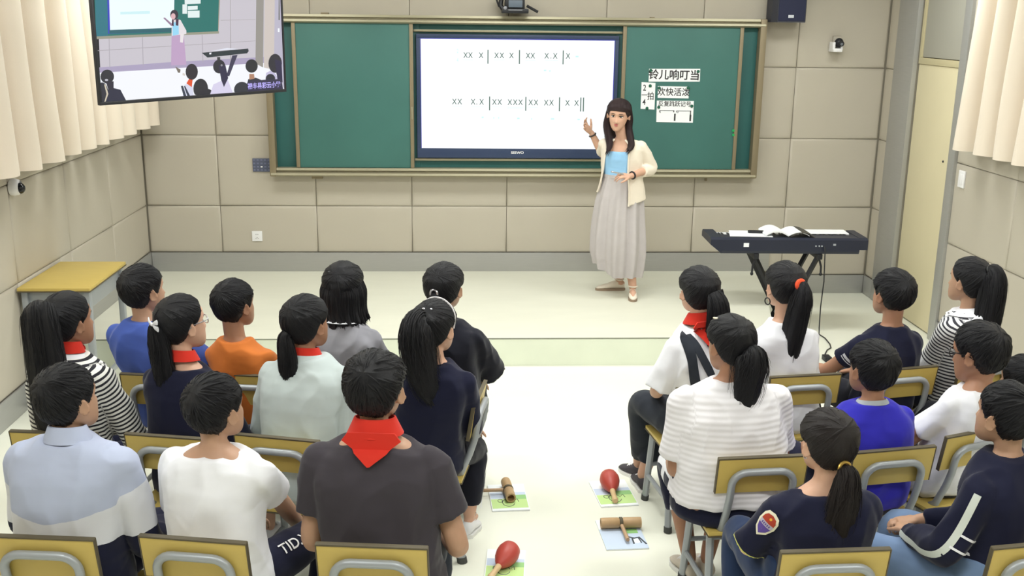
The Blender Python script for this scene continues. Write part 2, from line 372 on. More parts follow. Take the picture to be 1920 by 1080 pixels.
for u,v,l in MAGS:
    p = aty(u,v,-.1012); o = link('magnet', me_mag, label='small dark green round magnet '+l, cat='magnet', group='magnets holding the cards'); o.location = p
m_gmag = mat('bright_green_magnet', (30,160,90), .4)
b = MB(); b.lathe([(.001,.009),(.009,.009),(.0125,.006),(.0125,0),(.001,0)], Matrix.Rotation(PI/2,4,'X'), 16); me_mag2 = b.mesh('magnet', [m_gmag])
for (u,v),l in zip(((1375,245),(1375,253)), ('upper bright green magnet near the right edge of the green board', 'lower bright green magnet near the right edge of the green board')):
    o = link('magnet', me_mag2, label=l, cat='magnet'); o.location = aty(u,v,-.0995)

# ------------------------------------------------------------------ wall fittings
p0, p1 = aty(473,297,-.012), aty(508,322,-.012)
t = thing('control_panel', 'grey button panel on the wall left of the chalkboard', 'control panel', (p0.x, 0, p1.z))
b = MB(); b.box((0,-.014,0),(p1.x-p0.x,.0,p0.z-p1.z),0,.003); b.build('plate', mat('slate_plastic',(92,98,120),.45), t)
for r in range(4):
    for c_ in range(5):
        b = MB(); x = .014+c_*(p1.x-p0.x-.028)/4; z = .014+r*(p0.z-p1.z-.028)/3
        b.box((x-.008,-.018,z-.006),(x+.008,-.012,z+.006),0,.002); b.build('button', m_white if (r,c_)==(1,2) else mat('slate_button',(116,122,148),.45), t)
p = aty(482,443,-.01)
t = thing('wall_socket', 'white square wall socket low on the front wall', 'socket', (p.x,0,p.z))
b = MB(); b.box((-.043,-.010,-.043),(.043,.0,.043),0,.004); b.build('plate', m_white, t)
b = MB()
for x,z,a,c_ in ((-.008,.016,.004,.008),(.008,.016,.004,.008),(0,-.012,.004,.008),(-.01,-.02,.006,.003),(.01,-.02,.006,.003)): b.box((x-a/2,-.0112,z-c_/2),(x+a/2,-.009,z+c_/2))
b.build('socket_holes', m_ink, t)
p = atx(1805,336,XR)
t = thing('light_switch', 'white wall plate below the right curtain', 'switch', (XR,p.y,p.z))
b = MB(); b.box((-.012,-.045,-.06),(0,.045,.06),0,.004); b.build('plate', m_white, t)
b = MB(); b.box((-.016,-.025,-.035),(-.010,.025,.035),0,.003); b.build('rocker', m_white, t)
# loudspeaker
t = thing('loudspeaker', 'dark navy loudspeaker hanging on the front wall', 'loudspeaker', (5.24,-.012,2.30))
b = MB(); b.rings([[Vector((x,y,z)) for x,y in ((-.128,-.15),(-.105,-.24),(.118,-.24),(.135,-.2),(.135,-.0),(-.128,-.0))] for z in (0,.42)]); b.build('cabinet', mat('speaker_cabinet',(58,60,72),.55), t, smooth=False)
b = MB(); b.box((-.100,-.248,.012),(.114,-.238,.41),0,.006); b.build('grille', mat('speaker_grille',(40,44,70),.75, bump=.4, bump_scale=400), t)
b = MB(); b.box((-.022,-.252,.035),(.022,-.246,.058),0,.002); b.build('badge', mat('badge_grey',(200,204,212),.4), t)
# tracking camera on right part of the front wall
p = aty(1572,80,-.1); t = thing('wall_camera', 'small dark lens camera on a white wall bracket right of the chalkboard', 'camera', (p.x,0,p.z))
b = MB(); b.box((-.045,-.13,-.075),(.03,-.004,-.045),0,.008); b.box((-.05,-.12,-.06),(-.028,-.03,.005),0,.006); b.box((.018,-.12,-.06),(.036,-.03,-.01),0,.006); b.build('bracket', m_white, t)
b = MB(); b.ellipsoid((.005,-.10,.0), (.036,.036,.038)); b.lathe([(.022,0),(.022,.03),(.018,.034),(.001,.032)], Matrix.Translation((.012,-.115,-.002)) @ Matrix.Rotation(PI/2+.25,4,'X'), 20); b.build('camera_head', m_black, t)
b = MB(); b.tube([(-.02,-.02,.055),(.045,-.02,.052),(.047,-.02,.0)], .004, 6); b.box((-.02,-.03,-.05),(.05,-.003,.05),0,.004); b.build('cable', m_wall, t)
b = MB(); b.lathe([(.012,0),(.010,.003),(.001,.004)], Matrix.Translation((.012,-.148,-.011)) @ Matrix.Rotation(PI/2+.25,4,'X'), 16); b.build('lens', mat('lens_glass',(120,125,135),.1), t)
# overhead projector camera above the board
t = thing('bracket_camera', 'dark mechanical camera unit above the chalkboard centre', 'camera', (3.05,-.013,2.345))
b = MB(); b.box((-.11,-.22,.0),(.10,-.02,.035),0,.008); b.box((-.085,-.20,.03),(.07,-.05,.12),0,.01); b.tube([(-.13,-.12,.05),(-.15,-.12,.1),(-.12,-.12,.16)],.008,8); b.tube([(.09,-.12,.06),(.18,-.12,.012)],.011,8); b.tube([(-.09,-.13,.02),(-.12,-.12,.06),(-.11,-.12,.13)],.02,8); b.build('housing', m_black, t)
b = MB(); b.box((-.06,-.232,.045),(.05,-.2,.10),0,.006); b.build('front_plate', mat('blue_grey_plastic',(96,108,122),.4), t)
b = MB(); b.ellipsoid((-.085,-.21,.04),(.016,.016,.016)); b.box((-.06,-.226,.022),(.05,-.218,.028)); b.build('trim', mat('silver_plastic',(150,152,160),.35), t)
# dome camera on the left wall
p = atx(21,351,.0)
t = thing('dome_camera', 'white dome security camera on the left padded wall', 'camera', (0,p.y,p.z))
Rx = Matrix.Rotation(PI/2,4,'Y')
b = MB(); b.lathe([(.001,0),(.048,0),(.05,.02),(.046,.040),(.036,.052),(.035,.042)], Rx, 28); b.build('housing', m_white, t)
b = MB(); b.ellipsoid((.044,0.008,-.008),(.032,.033,.033)); b.build('lens_dome', mat('dark_glass',(28,30,34),.08), t)

# curtains
def curtain(name, label, x, y0, y1, z0, z1, sgn, seed, amp=.055, lam=.19):
    rr = random.Random(seed); b = MB(); n = int(abs(y1-y0)/.008); ph = 0; top = []; 
    phs = []; 
    for i in range(n+1):
        ph += 2*PI*.008/lam*(0.75+.5*noise.noise(Vector((i*.02,seed,0)))); phs.append(ph)
    rg = []
    for k in range(13):
        t_ = k/12; z = z1+(z0-z1)*t_; row = []
        for i in range(n+1):
            y = y0+(y1-y0)*i/n+(-.14*(1-t_)*(1-i/n)**2 if sgn < 0 else 0); a = amp*(.55+.45*t_)*(1+.35*noise.noise(Vector((i*.03,seed+5,t_*1.2))))
            s_ = math.sin(phs[i]+.35*noise.noise(Vector((y*2,t_*1.5,seed)))); s_ = math.copysign(abs(s_)**.75, s_)
            row.append(Vector((x+sgn*(amp*1.15+a*s_), y+.02*math.cos(phs[i]), z+(.012*noise.noise(Vector((y*4,seed,3))) if k==12 else 0))))
        rg.append(row)
    b.rings(rg, 0, cap=False, closed=False)
    b.rings([[p+Vector((sgn*.004,0,0)) for p in q] for q in rg], 0, cap=False, closed=False)
    o = b.build(name, m_curtain, angle=80)
    return tag(o, label, 'curtain')
curtain('curtain', 'cream pleated curtain hanging on the left wall', 0.03, -.12, -3.4, 1.45, 3.05, 1, 3, .085, .23)
curtain('curtain', 'cream pleated curtain hanging on the right wall', XR-.03, -1.74, -3.6, 1.485, 3.05, -1, 9, .08, .2)

# ------------------------------------------------------------------ hanging television
A = atz(187,198,1.9); B = atz(536,172,1.9); ex = (B-A).normalized(); L = (B-A).length; ez = Vector((0,0,1)); en = ex.cross(ez)   # en faces the class
tv = thing('television', 'wide television showing the live lesson, hung in front of the left curtain', 'television', A, math.atan2(ex.y, ex.x))
TH = .70
b = MB(); b.box((0,.003,0),(L,.016,TH),0,.003); b.box((.10,.015,.08),(L-.10,.05,TH-.1),0,.006); b.build('housing', m_black, tv)
b = MB(); b.box((0,-.006,0),(L,.006,.016),0,.002); b.box((0,-.006,TH-.012),(L,.006,TH),0,.002); b.box((0,-.006,0.014),(.012,.006,TH-.01),0,.002); b.box((L-.012,-.006,.014),(L,.006,TH-.01),0,.002); b.build('bezel', m_black, tv)
b = MB(); b.tube([(L/2,.05,TH/2),(L/2,.09,TH/2),(L/2,.09,ZC-1.9)],.025,12); b.box((L/2-.15,.05,TH/2-.15),(L/2+.15,.07,TH/2+.15)); b.build('ceiling_pole', m_white, tv)
def tvp(zx, zy):                                    # picture point (numbers read off an enlargement of the screen) -> screen metres
    u, v = 170+zx/5.0526, zy/5.0526; d = ray(u, v); n = en; s = (A-CAM).dot(n)/d.dot(n); q = CAM+d*s-A
    return q.dot(ex), q.z
def emat(n, c): return mat('tv_'+n, c, emit=.95)
pal = {}
tvm = []; tvb = MB(); lay = [0]
def shape(pts, col, raw=False):
    key = col
    if key not in pal: pal[key] = len(tvm); tvm.append(emat('%d_%d_%d'%col, col))
    lay[0] += 1; y = -.0004-.00003*lay[0]
    P = []
    for q in pts:
        x, z = tvp(*q); P.append((min(max(x,.0125),L-.0125), y, min(max(z,.0165),TH-.0125)))
    tvb.poly(P, pal[key])
def oval(cx, cy, rx, ry, col, n=20, rot=0):
    shape([(cx+rx*math.cos(a)*math.cos(rot)-ry*math.sin(a)*math.sin(rot), cy+rx*math.cos(a)*math.sin(rot)+ry*math.sin(a)*math.cos(rot)) for a in [2*PI*i/n for i in range(n)]], col)
shape([(0,-900),(2000,-900),(2000,1100),(0,1100)], (200,195,204))
shape([(0,-600),(1230,-600),(1210,300),(0,365)], (150,146,130))
shape([(0,-600),(1212,-600),(1205,300),(0,345)], (14,110,104))
shape([(20,-600),(135,-600),(165,338),(30,348)], (22,112,128))
shape([(132,-600),(790,-600),(785,300),(165,320)], (40,50,190))
shape([(150,-600),(788,-600),(786,262),(183,285)], (238,252,255))
shape([(172,285),(786,262),(786,300),(178,318)], (24,92,104))
shape([(30,345),(1215,296),(1215,318),(30,372)], (150,150,132))
shape([(280,112),(560,104),(560,130),(280,138)], (205,240,245))
shape([(60,640),(760,588),(1640,540),(1640,600),(60,690)], (170,160,190))
shape([(60,690),(1640,596),(1860,640),(1860,1060),(60,1060)], (244,246,252))
shape([(30,478),(1560,385),(1560,389),(30,484)], (168,162,168))
shape([(1230,190),(1560,184),(1560,188),(1230,195)], (172,166,170))
for x in (170,486,1052,1318): shape([(x,180 if x>1200 else 372-.04*x),(x+7,180 if x>1200 else 372-.04*x),(x+14,650-.06*x),(x+7,650-.06*x)], (172,166,176))
shape([(1318,-200),(1324,-200),(1326,600),(1320,600)], (172,166,170))
shape([(1570,-400),(1640,-400),(1632,640),(1560,600)], (150,146,140))
shape([(1650,-400),(1750,-400),(1735,660),(1640,640)], (206,196,190))
shape([(1745,-400),(1850,-400),(1835,860),(1735,660)], (186,182,200))
shape([(1782,-300),(1802,-300),(1792,190),(1778,190)], (120,120,120))
shape([(1772,268),(1788,268),(1788,304),(1772,304)], (245,248,255))
for q in ([(888,-30),(1040,-34),(1040,34),(890,40)],[(868,42),(912,40),(912,130),(868,130)],[(918,58),(1012,54),(1012,90),(918,96)],[(918,104),(1030,100),(1030,166),(920,168)]): shape(q, (228,240,240))
# the teacher on the screen
shape([(685,170),(700,165),(775,230),(765,250)], (150,120,150))
shape([(765,190),(800,175),(850,190),(905,290),(905,320),(850,335),(765,340)], (228,222,226))
shape([(772,215),(830,205),(835,325),(775,340)], (150,215,245))
shape([(765,340),(880,325),(905,615),(760,620)], (190,160,196))
shape([(848,320),(882,320),(872,405),(845,400)], (232,226,228))
shape([(770,180),(785,180),(785,250),(765,240)], (60,24,60)); shape([(805,180),(832,180),(828,245),(805,240)], (60,24,60))
oval(790,140,38,48,(40,34,52)); oval(780,155,22,30,(222,178,184))
shape([(800,630),(850,660),(845,690),(825,688)], (120,110,100)); shape([(870,690),(895,700),(890,718),(868,712)], (214,206,200))
# keyboard on the screen
shape([(1050,500),(1490,460),(1495,485),(1480,505),(1105,545)], (34,46,54)); shape([(1130,485),(1400,465),(1290,455),(1210,470)], (228,232,245)); shape([(1122,500),(1142,498),(1140,515),(1122,516)], (240,240,250))
shape([(1340,525),(1390,520),(1310,725),(1285,712)], (56,52,80)); shape([(1195,540),(1225,540),(1225,600),(1200,600)], (36,40,50))
# heads on the screen
shape([(100,985),(140,860),(200,830),(280,850),(335,980)], (28,30,58)); oval(155,725,64,66,(30,30,42)); shape([(140,770),(215,770),(215,850),(165,850)], (32,28,48)); oval(148,758,16,10,(190,188,200))
oval(105,880,60,100,(34,34,50)); 
shape([(125,800),(140,800),(165,890),(140,970),(128,968),(148,890)], (206,196,176))
shape([(870,940),(890,800),(960,800),(975,940)], (214,216,236)); shape([(905,790),(930,745),(965,745),(955,825)], (226,78,30)); oval(955,680,58,76,(32,26,40))
shape([(852,815),(872,812),(905,935),(880,945)], (44,54,74)); shape([(880,815),(893,815),(940,930),(915,938)], (44,54,74))
oval(1040,840,70,95,(30,30,40)); oval(1100,890,55,50,(28,28,40))
shape([(1130,905),(1160,800),(1290,740),(1345,900)], (216,210,236)); oval(1215,630,58,66,(34,32,46)); shape([(1210,620),(1275,620),(1300,740),(1260,825),(1235,760)], (36,30,66)); oval(1238,618,10,10,(140,140,150))
shape([(1470,830),(1490,750),(1560,735),(1620,760),(1620,860)], (40,42,60)); shape([(1500,700),(1545,700),(1550,745),(1500,755)], (176,130,104)); oval(1522,625,58,64,(30,32,40))
oval(1430,850,75,75,(40,44,54))
shape([(1640,850),(1660,690),(1720,660),(1760,720),(1790,870)], (196,190,220)); oval(1745,600,64,90,(38,36,48)); shape([(1740,560),(1805,580),(1815,780),(1770,780)], (38,32,68)); oval(1700,745,45,45,(34,36,50))
shape([(1478,868),(1500,772),(1640,755),(1800,748),(1822,862)], (44,40,70))
tvb.build('screen_picture', tvm, tv, smooth=False)
b = MB(); me = text_mesh('禄丰县彩云小学', .035, bold=.0006); q = tvp(1640,812); ang = -math.atan2(tvp(1800,790)[1]-tvp(1510,818)[1], tvp(1800,790)[0]-tvp(1510,818)[0])
add_me(b, me, Matrix.Translation((q[0],-.005,q[1])) @ Matrix.Rotation(PI/2,4,'X')); bpy.data.meshes.remove(me); b.build('caption', mat('tv_caption',(190,180,255),emit=1.0), tv)

# ------------------------------------------------------------------ small student desk at the left wall
t = thing('student_desk', 'student desk with yellow wooden top against the left wall', 'desk', (.215,-2.325,0))
b = MB(); b.box((-.205,-.345,.728),(.215,.345,.748),0,.004); b.build('desk_top', m_wood, t)
b = MB(); b.box((-.208,-.348,.722),(.218,.348,.7285),0,.002); b.build('edge_band', m_wood_edge, t)
b = MB(); b.box((-.17,-.30,.60),(.18,.30,.722),0,.004); b.build('drawer_box', m_tube, t)
for sx in (-.175,.185):
    for sy in (-.30,.30):
        b = MB(); b.box((sx-.018,sy-.022,0.012),(sx+.018,sy+.022,.722),0,.006); lg = b.build('leg', m_tube, t)
        b = MB(); b.box((sx-.02,sy-.024,0),(sx+.02,sy+.024,.03),0,.003); b.build('foot_cap', m_rubber, lg)
b = MB(); b.box((-.17,-.28,.10),(-.15,.28,.13)); b.box((.165,-.28,.10),(.185,.28,.13)); b.build('stretcher', m_tube, t)

# ------------------------------------------------------------------ electric keyboard on X stand
KH = math.radians(-1.5); KX, KY, KZ = 5.075, -1.02, .622
kb = thing('electric_keyboard', 'black electric keyboard seen from behind on a crossed stand', 'keyboard', (KX,KY,KZ), KH)
prof = [(-.165,.0),(-.175,.02),(-.175,.105),(-.15,.118),(-.02,.115),(.0,.085),(.15,.078),(.165,.06),(.165,.02),(.14,0)]
b = MB(); hl = .592
b.rings([[Vector((x*s_,y*ys_+yo,z*zs_+zo)) for y,z in prof] for x,s_,ys_,zs_,yo,zo in ((-hl+.08,1,1,1,0,0),(-hl+.081,1,1,1,0,0),(hl-.061,1,1,1,0,0),(hl-.06,1,1,1,0,0))]); b.build('body', m_navyb, kb, angle=25)
b = MB()
b.rings([[Vector((x,y,z)) for y,z in ((-.175,.032+o),(-.175,.105),(-.15,.12),(.15,.12),(.165,.1),(.165,.032+o))] for x,o in ((-hl-.0,.035),(-hl+.082,-.03))], 0); b.build('end_cheek', m_navyb, kb, angle=25); b = MB()
b.rings([[Vector((x,y,z)) for y,z in ((-.175,.032),(-.175,.105),(-.15,.12),(.15,.12),(.165,.1),(.165,.032))] for x in (hl-.062,hl)], 0); b.build('end_cheek', m_navyb, kb, angle=25)
b = MB()
for i in range(46): x = -hl+.09+i*.0225; b.box((x,.0,.085),(x+.0212,.152,.098),0,.002)
b.build('white_keys', m_white, kb)
b = MB()
for i in range(45):
    if i%7 not in (2,6): x = -hl+.09+(i+.68)*.0225; b.box((x,.0,.095),(x+.012,.095,.107),0,.002)
b.build('black_keys', m_black, kb)
b = MB(); b.box((-.345,-.1775,.052),(-.305,-.174,.082)); b.build('price_label', m_paper, kb)
b = MB()
for x in (.20,.225,.245): b.lathe([(.001,.004),(.006,.004),(.006,0)], Matrix.Translation((x,-.175,.062)) @ Matrix.Rotation(PI/2,4,'X'), 10)
b.box((.33,-.1775,.065),(.35,-.174,.08)); b.build('sockets', mat('socket_grey',(170,174,180),.4), kb)
st = thing('keyboard_stand', 'black crossed keyboard stand on the platform side', 'stand', (KX,KY,0), KH)
for k,sg in enumerate((1,-1)):
    b = MB()
    for yy in (-.10-.02*k, .10+.02*k): 
        b.tube([(-.24*sg,yy,KZ-.03),(.035*sg+.02,yy,.03)], .021, 4, up=(0,1,0))
    b.build('crossed_leg', m_black, st)
    b = MB(); b.box((-.24*sg-.02,-.17,KZ-.045),(-.24*sg+.02,.17,KZ-.002),0,.006); b.build('support_bar', m_black, st)
    b = MB(); b.box((.035*sg+.005,-.17,0),(.035*sg+.035,.17,.035),0,.006); b.build('foot_bar', m_black, st)
    b = MB(); b.tube([(-.24*sg-.0,-.15,KZ-.04),(-.26*sg,-.15,KZ-.10),(-.262*sg,-.15,KZ-.16)],.008,8); b.ellipsoid((-.262*sg,-.15,KZ-.16),(.012,.012,.014)); b.build('clamp_lever', m_black, st)
b = MB(); b.lathe([(.001,-.14),(.02,-.14),(.02,.14),(.001,.14)], Matrix.Translation((.018,0,.10)) @ Matrix.Rotation(PI/2,4,'X'), 16); b.build('pivot', m_tube, st)
# book, loose sheets and pencil case on the keyboard
ob = thing('open_book', 'open white book with a dark cover lying on the keyboard', 'book', (KX+.0,KY+.0,KZ+.1245), KH)
def arch(mb, x0, x1, y0, y1, h, sag, mi=0, th=.004):
    n = 10; top = []; 
    rg = []
    for i in range(n+1):
        t_ = i/n; x = x0+(x1-x0)*t_; z = h*math.sin(PI*min(1,t_*1.0))**1*.9+sag*t_
        rg.append([Vector((x,y0,z)),Vector((x,y1,z)),Vector((x,y1,z+th)),Vector((x,y0,z+th))])
    mb.rings(rg, mi)
b = MB(); arch(b, 0, -.17, -.13, .10, .035, .002, th=.012); arch(b, 0, .16, -.13, .10, .03, .002, th=.006); b.build('pages', m_paper, ob)
b = MB(); arch(b, 0.015, .20, -.145, .105, .034, -.002, th=.003); b.build('cover', mat('dark_cover',(70,68,64),.5), ob)
ls = MB(); ls.prism([(-.02,-.14,0),(-.34,-.12,0),(-.30,.10,0),(.02,.08,0)], (0,0,.003)); o = ls.build('sheet_music', m_paper); tag(o,'loose white sheet music left of the open book on the keyboard','sheet music'); o.location = (KX-.1,KY,KZ+.1205); o.rotation_euler = (0,0,KH)
ls = MB(); ls.prism([(-.14,-.02,0),(.16,-.02,0),(.17,.14,0),(-.14,.14,0)], (0,0,.003)); o = ls.build('sheet_music', m_paper); tag(o,'white sheet lying at the right end of the keyboard','sheet music'); o.location = (KX+.34,KY,KZ+.1205); o.rotation_euler = (0,0,KH)
ls = MB(); ls.box((-.075,-.02,0),(.075,.02,.02),0,.008); o = ls.build('pencil_case', m_black); tag(o,'slim black case lying on the sheet music on the keyboard','case'); o.location = (KX-.2,KY,KZ+.124); o.rotation_euler = (0,0,KH-.1)
# cable from keyboard to the floor with its adapter
ka = aty(1546,462,KY-.19)
g_ = lambda u,v: atz(u,v,.006)
pts = [ka, ka+Vector((0,-.02,-.03)), Vector((ka.x+.012,ka.y-.02,.42)), Vector((ka.x+.004,ka.y-.02,.22)), Vector((ka.x+.008,ka.y-.02,.05)), Vector((ka.x+.004,ka.y-.04,.008)), g_(1547,634), g_(1556,645), g_(1558,652), g_(1551,656), g_(1547,664)]
b = MB(); b.tube(pts, .0045, 6); o = b.build('power_cable', m_black); tag(o,'thin black cable hanging from the keyboard to the floor','cable')
q = atz(1550,676,0); b = MB(); b.box((q.x-.025,q.y-.04,0),(q.x+.025,q.y+.04,.035),0,.006); o = b.build('power_adapter', m_black); tag(o,'small black power adapter on the floor behind the white long-sleeved pupil','adapter')

# ------------------------------------------------------------------ chairs
def make_chair(label):
    t = thing('school_chair', label, 'chair', (0,0,0), 0)
    # origin under the middle of the back rest's top edge, facing +Y
    S = .40
    b = MB(); b.box((-.178,.055,S-.016),(.178,.40,S),0,.004); seat = b.build('seat', m_wood, t)
    b = MB(); b.box((-.180,.053,S-.021),(.180,.402,S-.0155),0,.002); b.build('seat_edge', m_wood_edge, seat)
    tilt = Matrix.Translation((0,0.0,.73)) @ Matrix.Rotation(math.radians(9),4,'X')
    b = MB(); b.box((-.174,0.0,-.152),(.174,.014,0),0,.003,mtx=tilt); back = b.build('backrest', m_wood, t)
    b = MB(); b.box((-.1755,-.0015,-.003),(.1755,.0155,.0035),0,.001,mtx=tilt); b.box((-.1775,-.001,-.152),(-.1735,.015,.002),0,.001,mtx=tilt); b.box((.1735,-.001,-.152),(.1775,.015,.002),0,.001,mtx=tilt); b.build('backrest_edge', m_wood_edge, back)
    path = [(-.125,.20,S-.03),(-.125,.115,S-.025),(-.124,.068,S+.01),(-.122,.03,S+.10),(-.121,.008,S+.17)]
    yb = lambda z: (.73-z)*math.tan(math.radians(9))-.017
    for a in np.linspace(PI, PI/2, 7): path.append((-.064+.057*math.cos(a), yb(.622+.055*math.sin(a)), .622+.055*math.sin(a)))
    for a in np.linspace(PI/2, 0, 7): path.append((.064+.057*math.cos(a), yb(.622+.055*math.sin(a)), .622+.055*math.sin(a)))
    path += [(.121,.008,S+.17),(.122,.03,S+.10),(.124,.068,S+.01),(.125,.115,S-.025),(.125,.20,S-.03)]
    b = MB(); b.tube(path, .0145, 12); b.build('back_tube', m_tube, t)
    for sx in (-1,1):
        for nm,y0,y1 in (('f',.36,.405),('r',.12,.095)):
            b = MB(); P0, P1 = Vector((sx*.150,y0,S-.02)), Vector((sx*.162,y1 if nm=='f' else .055,.0))
            b.tube([P0, P0.lerp(P1,.965)], .0155, 10, flat=1.25); lg = b.build('leg', m_tube, t)
            b = MB(); b.tube([P0.lerp(P1,.93), P1], .0185, 10, flat=1.25); b.build('foot_cap', m_rubber, lg)
        b = MB(); b.tube([(sx*.158,.375,.14),(sx*.157,.085,.14)], .012, 8); b.build('side_rail', m_tube, t); b = MB(); b.tube([(sx*.15,.37,S-.028),(sx*.15,.09,S-.028)], .012, 8); b.build('seat_rail', m_tube, t)
    for q in ([(-.155,.38,.20),(.155,.38,.20)],[(-.15,.36,S-.03),(.15,.36,S-.03)]): b = MB(); b.tube(q, .0105, 8); b.build('cross_rail', m_tube, t)
    return t
CH = {  # name: (x, y of the back rest top, heading in degrees, label)
 'track': (1.292,-5.69,-6,'wooden school chair at the left edge, under the pupil in the sports jacket'),
 'white': (1.77,-5.715,-10,'wooden school chair behind the boy in the white t-shirt'),
 'dark': (2.333,-5.772,-6,'wooden school chair behind the pupil in the charcoal t-shirt with red scarf'),
 'patch': (3.777,-5.84,2,'wooden school chair behind the girl with the shield patch'),
 'navy': (4.45,-5.815,8,'wooden school chair at the bottom right corner under the boy in jeans'),
 'stripeL': (1.018,-4.835,-6,'wooden school chair behind the girl in the striped hooded top'),
 'bow': (1.47,-4.885,-11,'wooden school chair behind the girl with a white bow'),
 'green': (1.894,-4.906,-14,'wooden school chair under the girl in the pale grey-green jacket'),
 'band': (2.70,-4.43,80,'wooden school chair turned sideways at the aisle under the girl with white headband'),
 'big': (3.752,-5.13,4.6,'wooden school chair behind the girl in the ribbed white t-shirt'),
 'royal': (4.281,-5.071,9.6,'wooden school chair behind the boy in royal blue'),
 'specs': (4.70,-4.90,20,'wooden school chair under the boy in black glasses and white t-shirt'),
 'blue': (1.235,-4.17,-8,'wooden school chair under the boy in the blue t-shirt'),
 'orange': (1.62,-4.175,-8,'wooden school chair under the boy in the orange t-shirt'),
 'grey': (2.09,-4.2,-6,'wooden school chair under the girl in the grey top with white collar'),
 'bun': (2.50,-4.2,-6,'wooden school chair under the pupil in the loose black t-shirt'),
 'susp': (3.745,-4.36,8,'wooden school chair under the pupil with dark suspenders'),
 'pony': (4.21,-4.22,7.5,'wooden school chair behind the pupil in the white long-sleeved top'),
 'darkboy': (4.72,-4.13,12,'wooden school chair under the boy in the dark t-shirt by the door'),
 'stripeR': (5.17,-4.03,20,'wooden school chair under the girl in the striped short-sleeved top'),
 'edge': (5.16,-4.62,16,'wooden school chair under the pupil at the right edge of the photo'),
}
ch0 = None
for k,(x,y,h,l) in CH.items():
    if ch0 is None: ch0 = make_chair(l); ch0.location = (x,y,0); ch0.rotation_euler = (0,0,math.radians(h)); ch0['group'] = 'school chairs in three rows'
    else: dup(ch0, (x,y,0), math.radians(h), l, 'school chairs in three rows')

# ------------------------------------------------------------------ books and instruments on the aisle floor
def textbook(label, quad, kind):
    P = [atz(u,v,.006) for u,v in quad]; c = sum(P, Vector())/4; c.z = 0
    ux = ((P[1]-P[0])+(P[2]-P[3]))/2; uy = ((P[3]-P[0])+(P[2]-P[1]))/2
    t = thing('textbook', label, 'book', c, math.atan2(ux.y,ux.x), 'textbooks on the aisle floor')
    wx, wy = max(.17,ux.length)/2, uy.length/2
    b = MB(); b.box((-wx,-wy,0),(wx,wy,.007),0,.002); b.build('pages', m_paper, t)
    b = MB(); z = .0075; mm = [mat('cover_white',(240,244,246),.5), mat('cover_green',(196,226,150),.5), mat('cover_blue',(198,212,232),.5), mat('cover_line',(70,76,84),.5), mat('cover_dkgreen',(150,200,130),.5)]
    def rect(x0,x1,y0,y1,mi,dz=0): b.box((x0*wx,y0*wy,.0065),(x1*wx,y1*wy,z+dz),mi)
    if kind == 'green':
        rect(-1,1,-1,1,0); rect(-.96,.96,-.85,-.15,1,.0004); rect(-.96,.96,-.12,.35,2,.0004); rect(.1,.96,-.2,.12,4,.0007)
        b.tube([(wx*(.32*math.cos(a)-.05),wy*(.28*math.sin(a)-.45),z+.0006) for a in np.linspace(.3,2*PI-.3,18)], .0016, 5, 3)
        b.tube([(wx*(.13*math.cos(a)-.48),wy*(.12*math.sin(a)-.30),z+.0006) for a in np.linspace(0,2*PI,12)], .0016, 5, 3)
        b.tube([(wx*.3,wy*-.3,z+.0006),(wx*.45,wy*-.18,z+.0006),(wx*.5,wy*-.4,z+.0006)], .0016, 5, 3)
        rect(.0,.5,.55,.75,0,.0006)
    else:
        rect(-1,1,-1,1,2); rect(-1,1,.35,1,0,.0003); rect(.1,.8,.0,.3,4,.0005)
        b.tube([(wx*.15,wy*-.2,z+.0006),(wx*.5,wy*-.35,z+.0006),(wx*.75,wy*-.3,z+.0006),(wx*.95,wy*-.75,z+.0006)], .004, 6, 3)
        b.ellipsoid((wx*.55,wy*-.5,z),(wx*.2,wy*.16,.0012),12,6,0); b.tube([(wx*.4,wy*-.35,z+.001),(wx*.38,wy*-.7,z+.001)], .004, 6, 3); b.tube([(wx*.7,wy*-.35,z+.001),(wx*.75,wy*-.65,z+.001)], .003, 6, 3)
    b.build('cover_picture', mm, t)
    return t
textbook('textbook with green cover under the upper right maraca on the floor', [(1117,948),(1188,949),(1180,897),(1113,905)], 'green')
textbook('textbook with pale blue cover under the lying bamboo clapper', [(1131,1030),(1211,1029),(1198,972),(1122,977)], 'blue')
textbook('textbook with green cover under the upright bamboo clapper at the left of the aisle', [(921,958),(992,956),(983,907),(916,910)], 'green')
textbook('textbook with green cover under the lower left maraca at the bottom of the photo', [(893,1085),(972,1085),(996,1034),(928,1030)], 'green')
m_red = mat('red_lacquer', (178,72,62), .42, noise_amt=.06, noise_scale=20); m_lw = mat('pale_wood', (206,176,132), .5, noise_amt=.08, noise_scale=30); m_bam = mat('bamboo_wood', (184,152,112), .45, noise_amt=.12, noise_scale=24)
def maraca(label, head, tail):
    A_, B_ = Vector(head), Vector(tail); d = (B_-A_); ln = d.length; q = d.to_track_quat('Z','Y').to_matrix().to_4x4()
    t = thing('maraca', label, 'maraca', (A_.x,A_.y,0)); Mx = Matrix.Translation((0,0,A_.z)) @ q
    b = MB(); b.lathe([(.001,-.062),(.024,-.056),(.043,-.036),(.05,-.008),(.049,.015),(.042,.042),(.03,.066),(.018,.084),(.012,.09)], Mx, 28); b.build('head', m_red, t)
    b = MB(); b.lathe([(.013,.086),(.014,.10),(.012,.12),(.013,ln-.03),(.016,ln-.012),(.013,ln-.002),(.001,ln)], Mx, 16); b.build('handle', m_lw, t)
a_, b_ = atz(1143,900,.055), atz(1154,940,.024); maraca('red maraca on the upper right green book', a_, (a_+(b_-a_)*1.0))
a_, b_ = atz(952,1038,.055), atz(918,1085,.024); maraca('red maraca at the bottom of the photo left of the aisle', a_, b_)
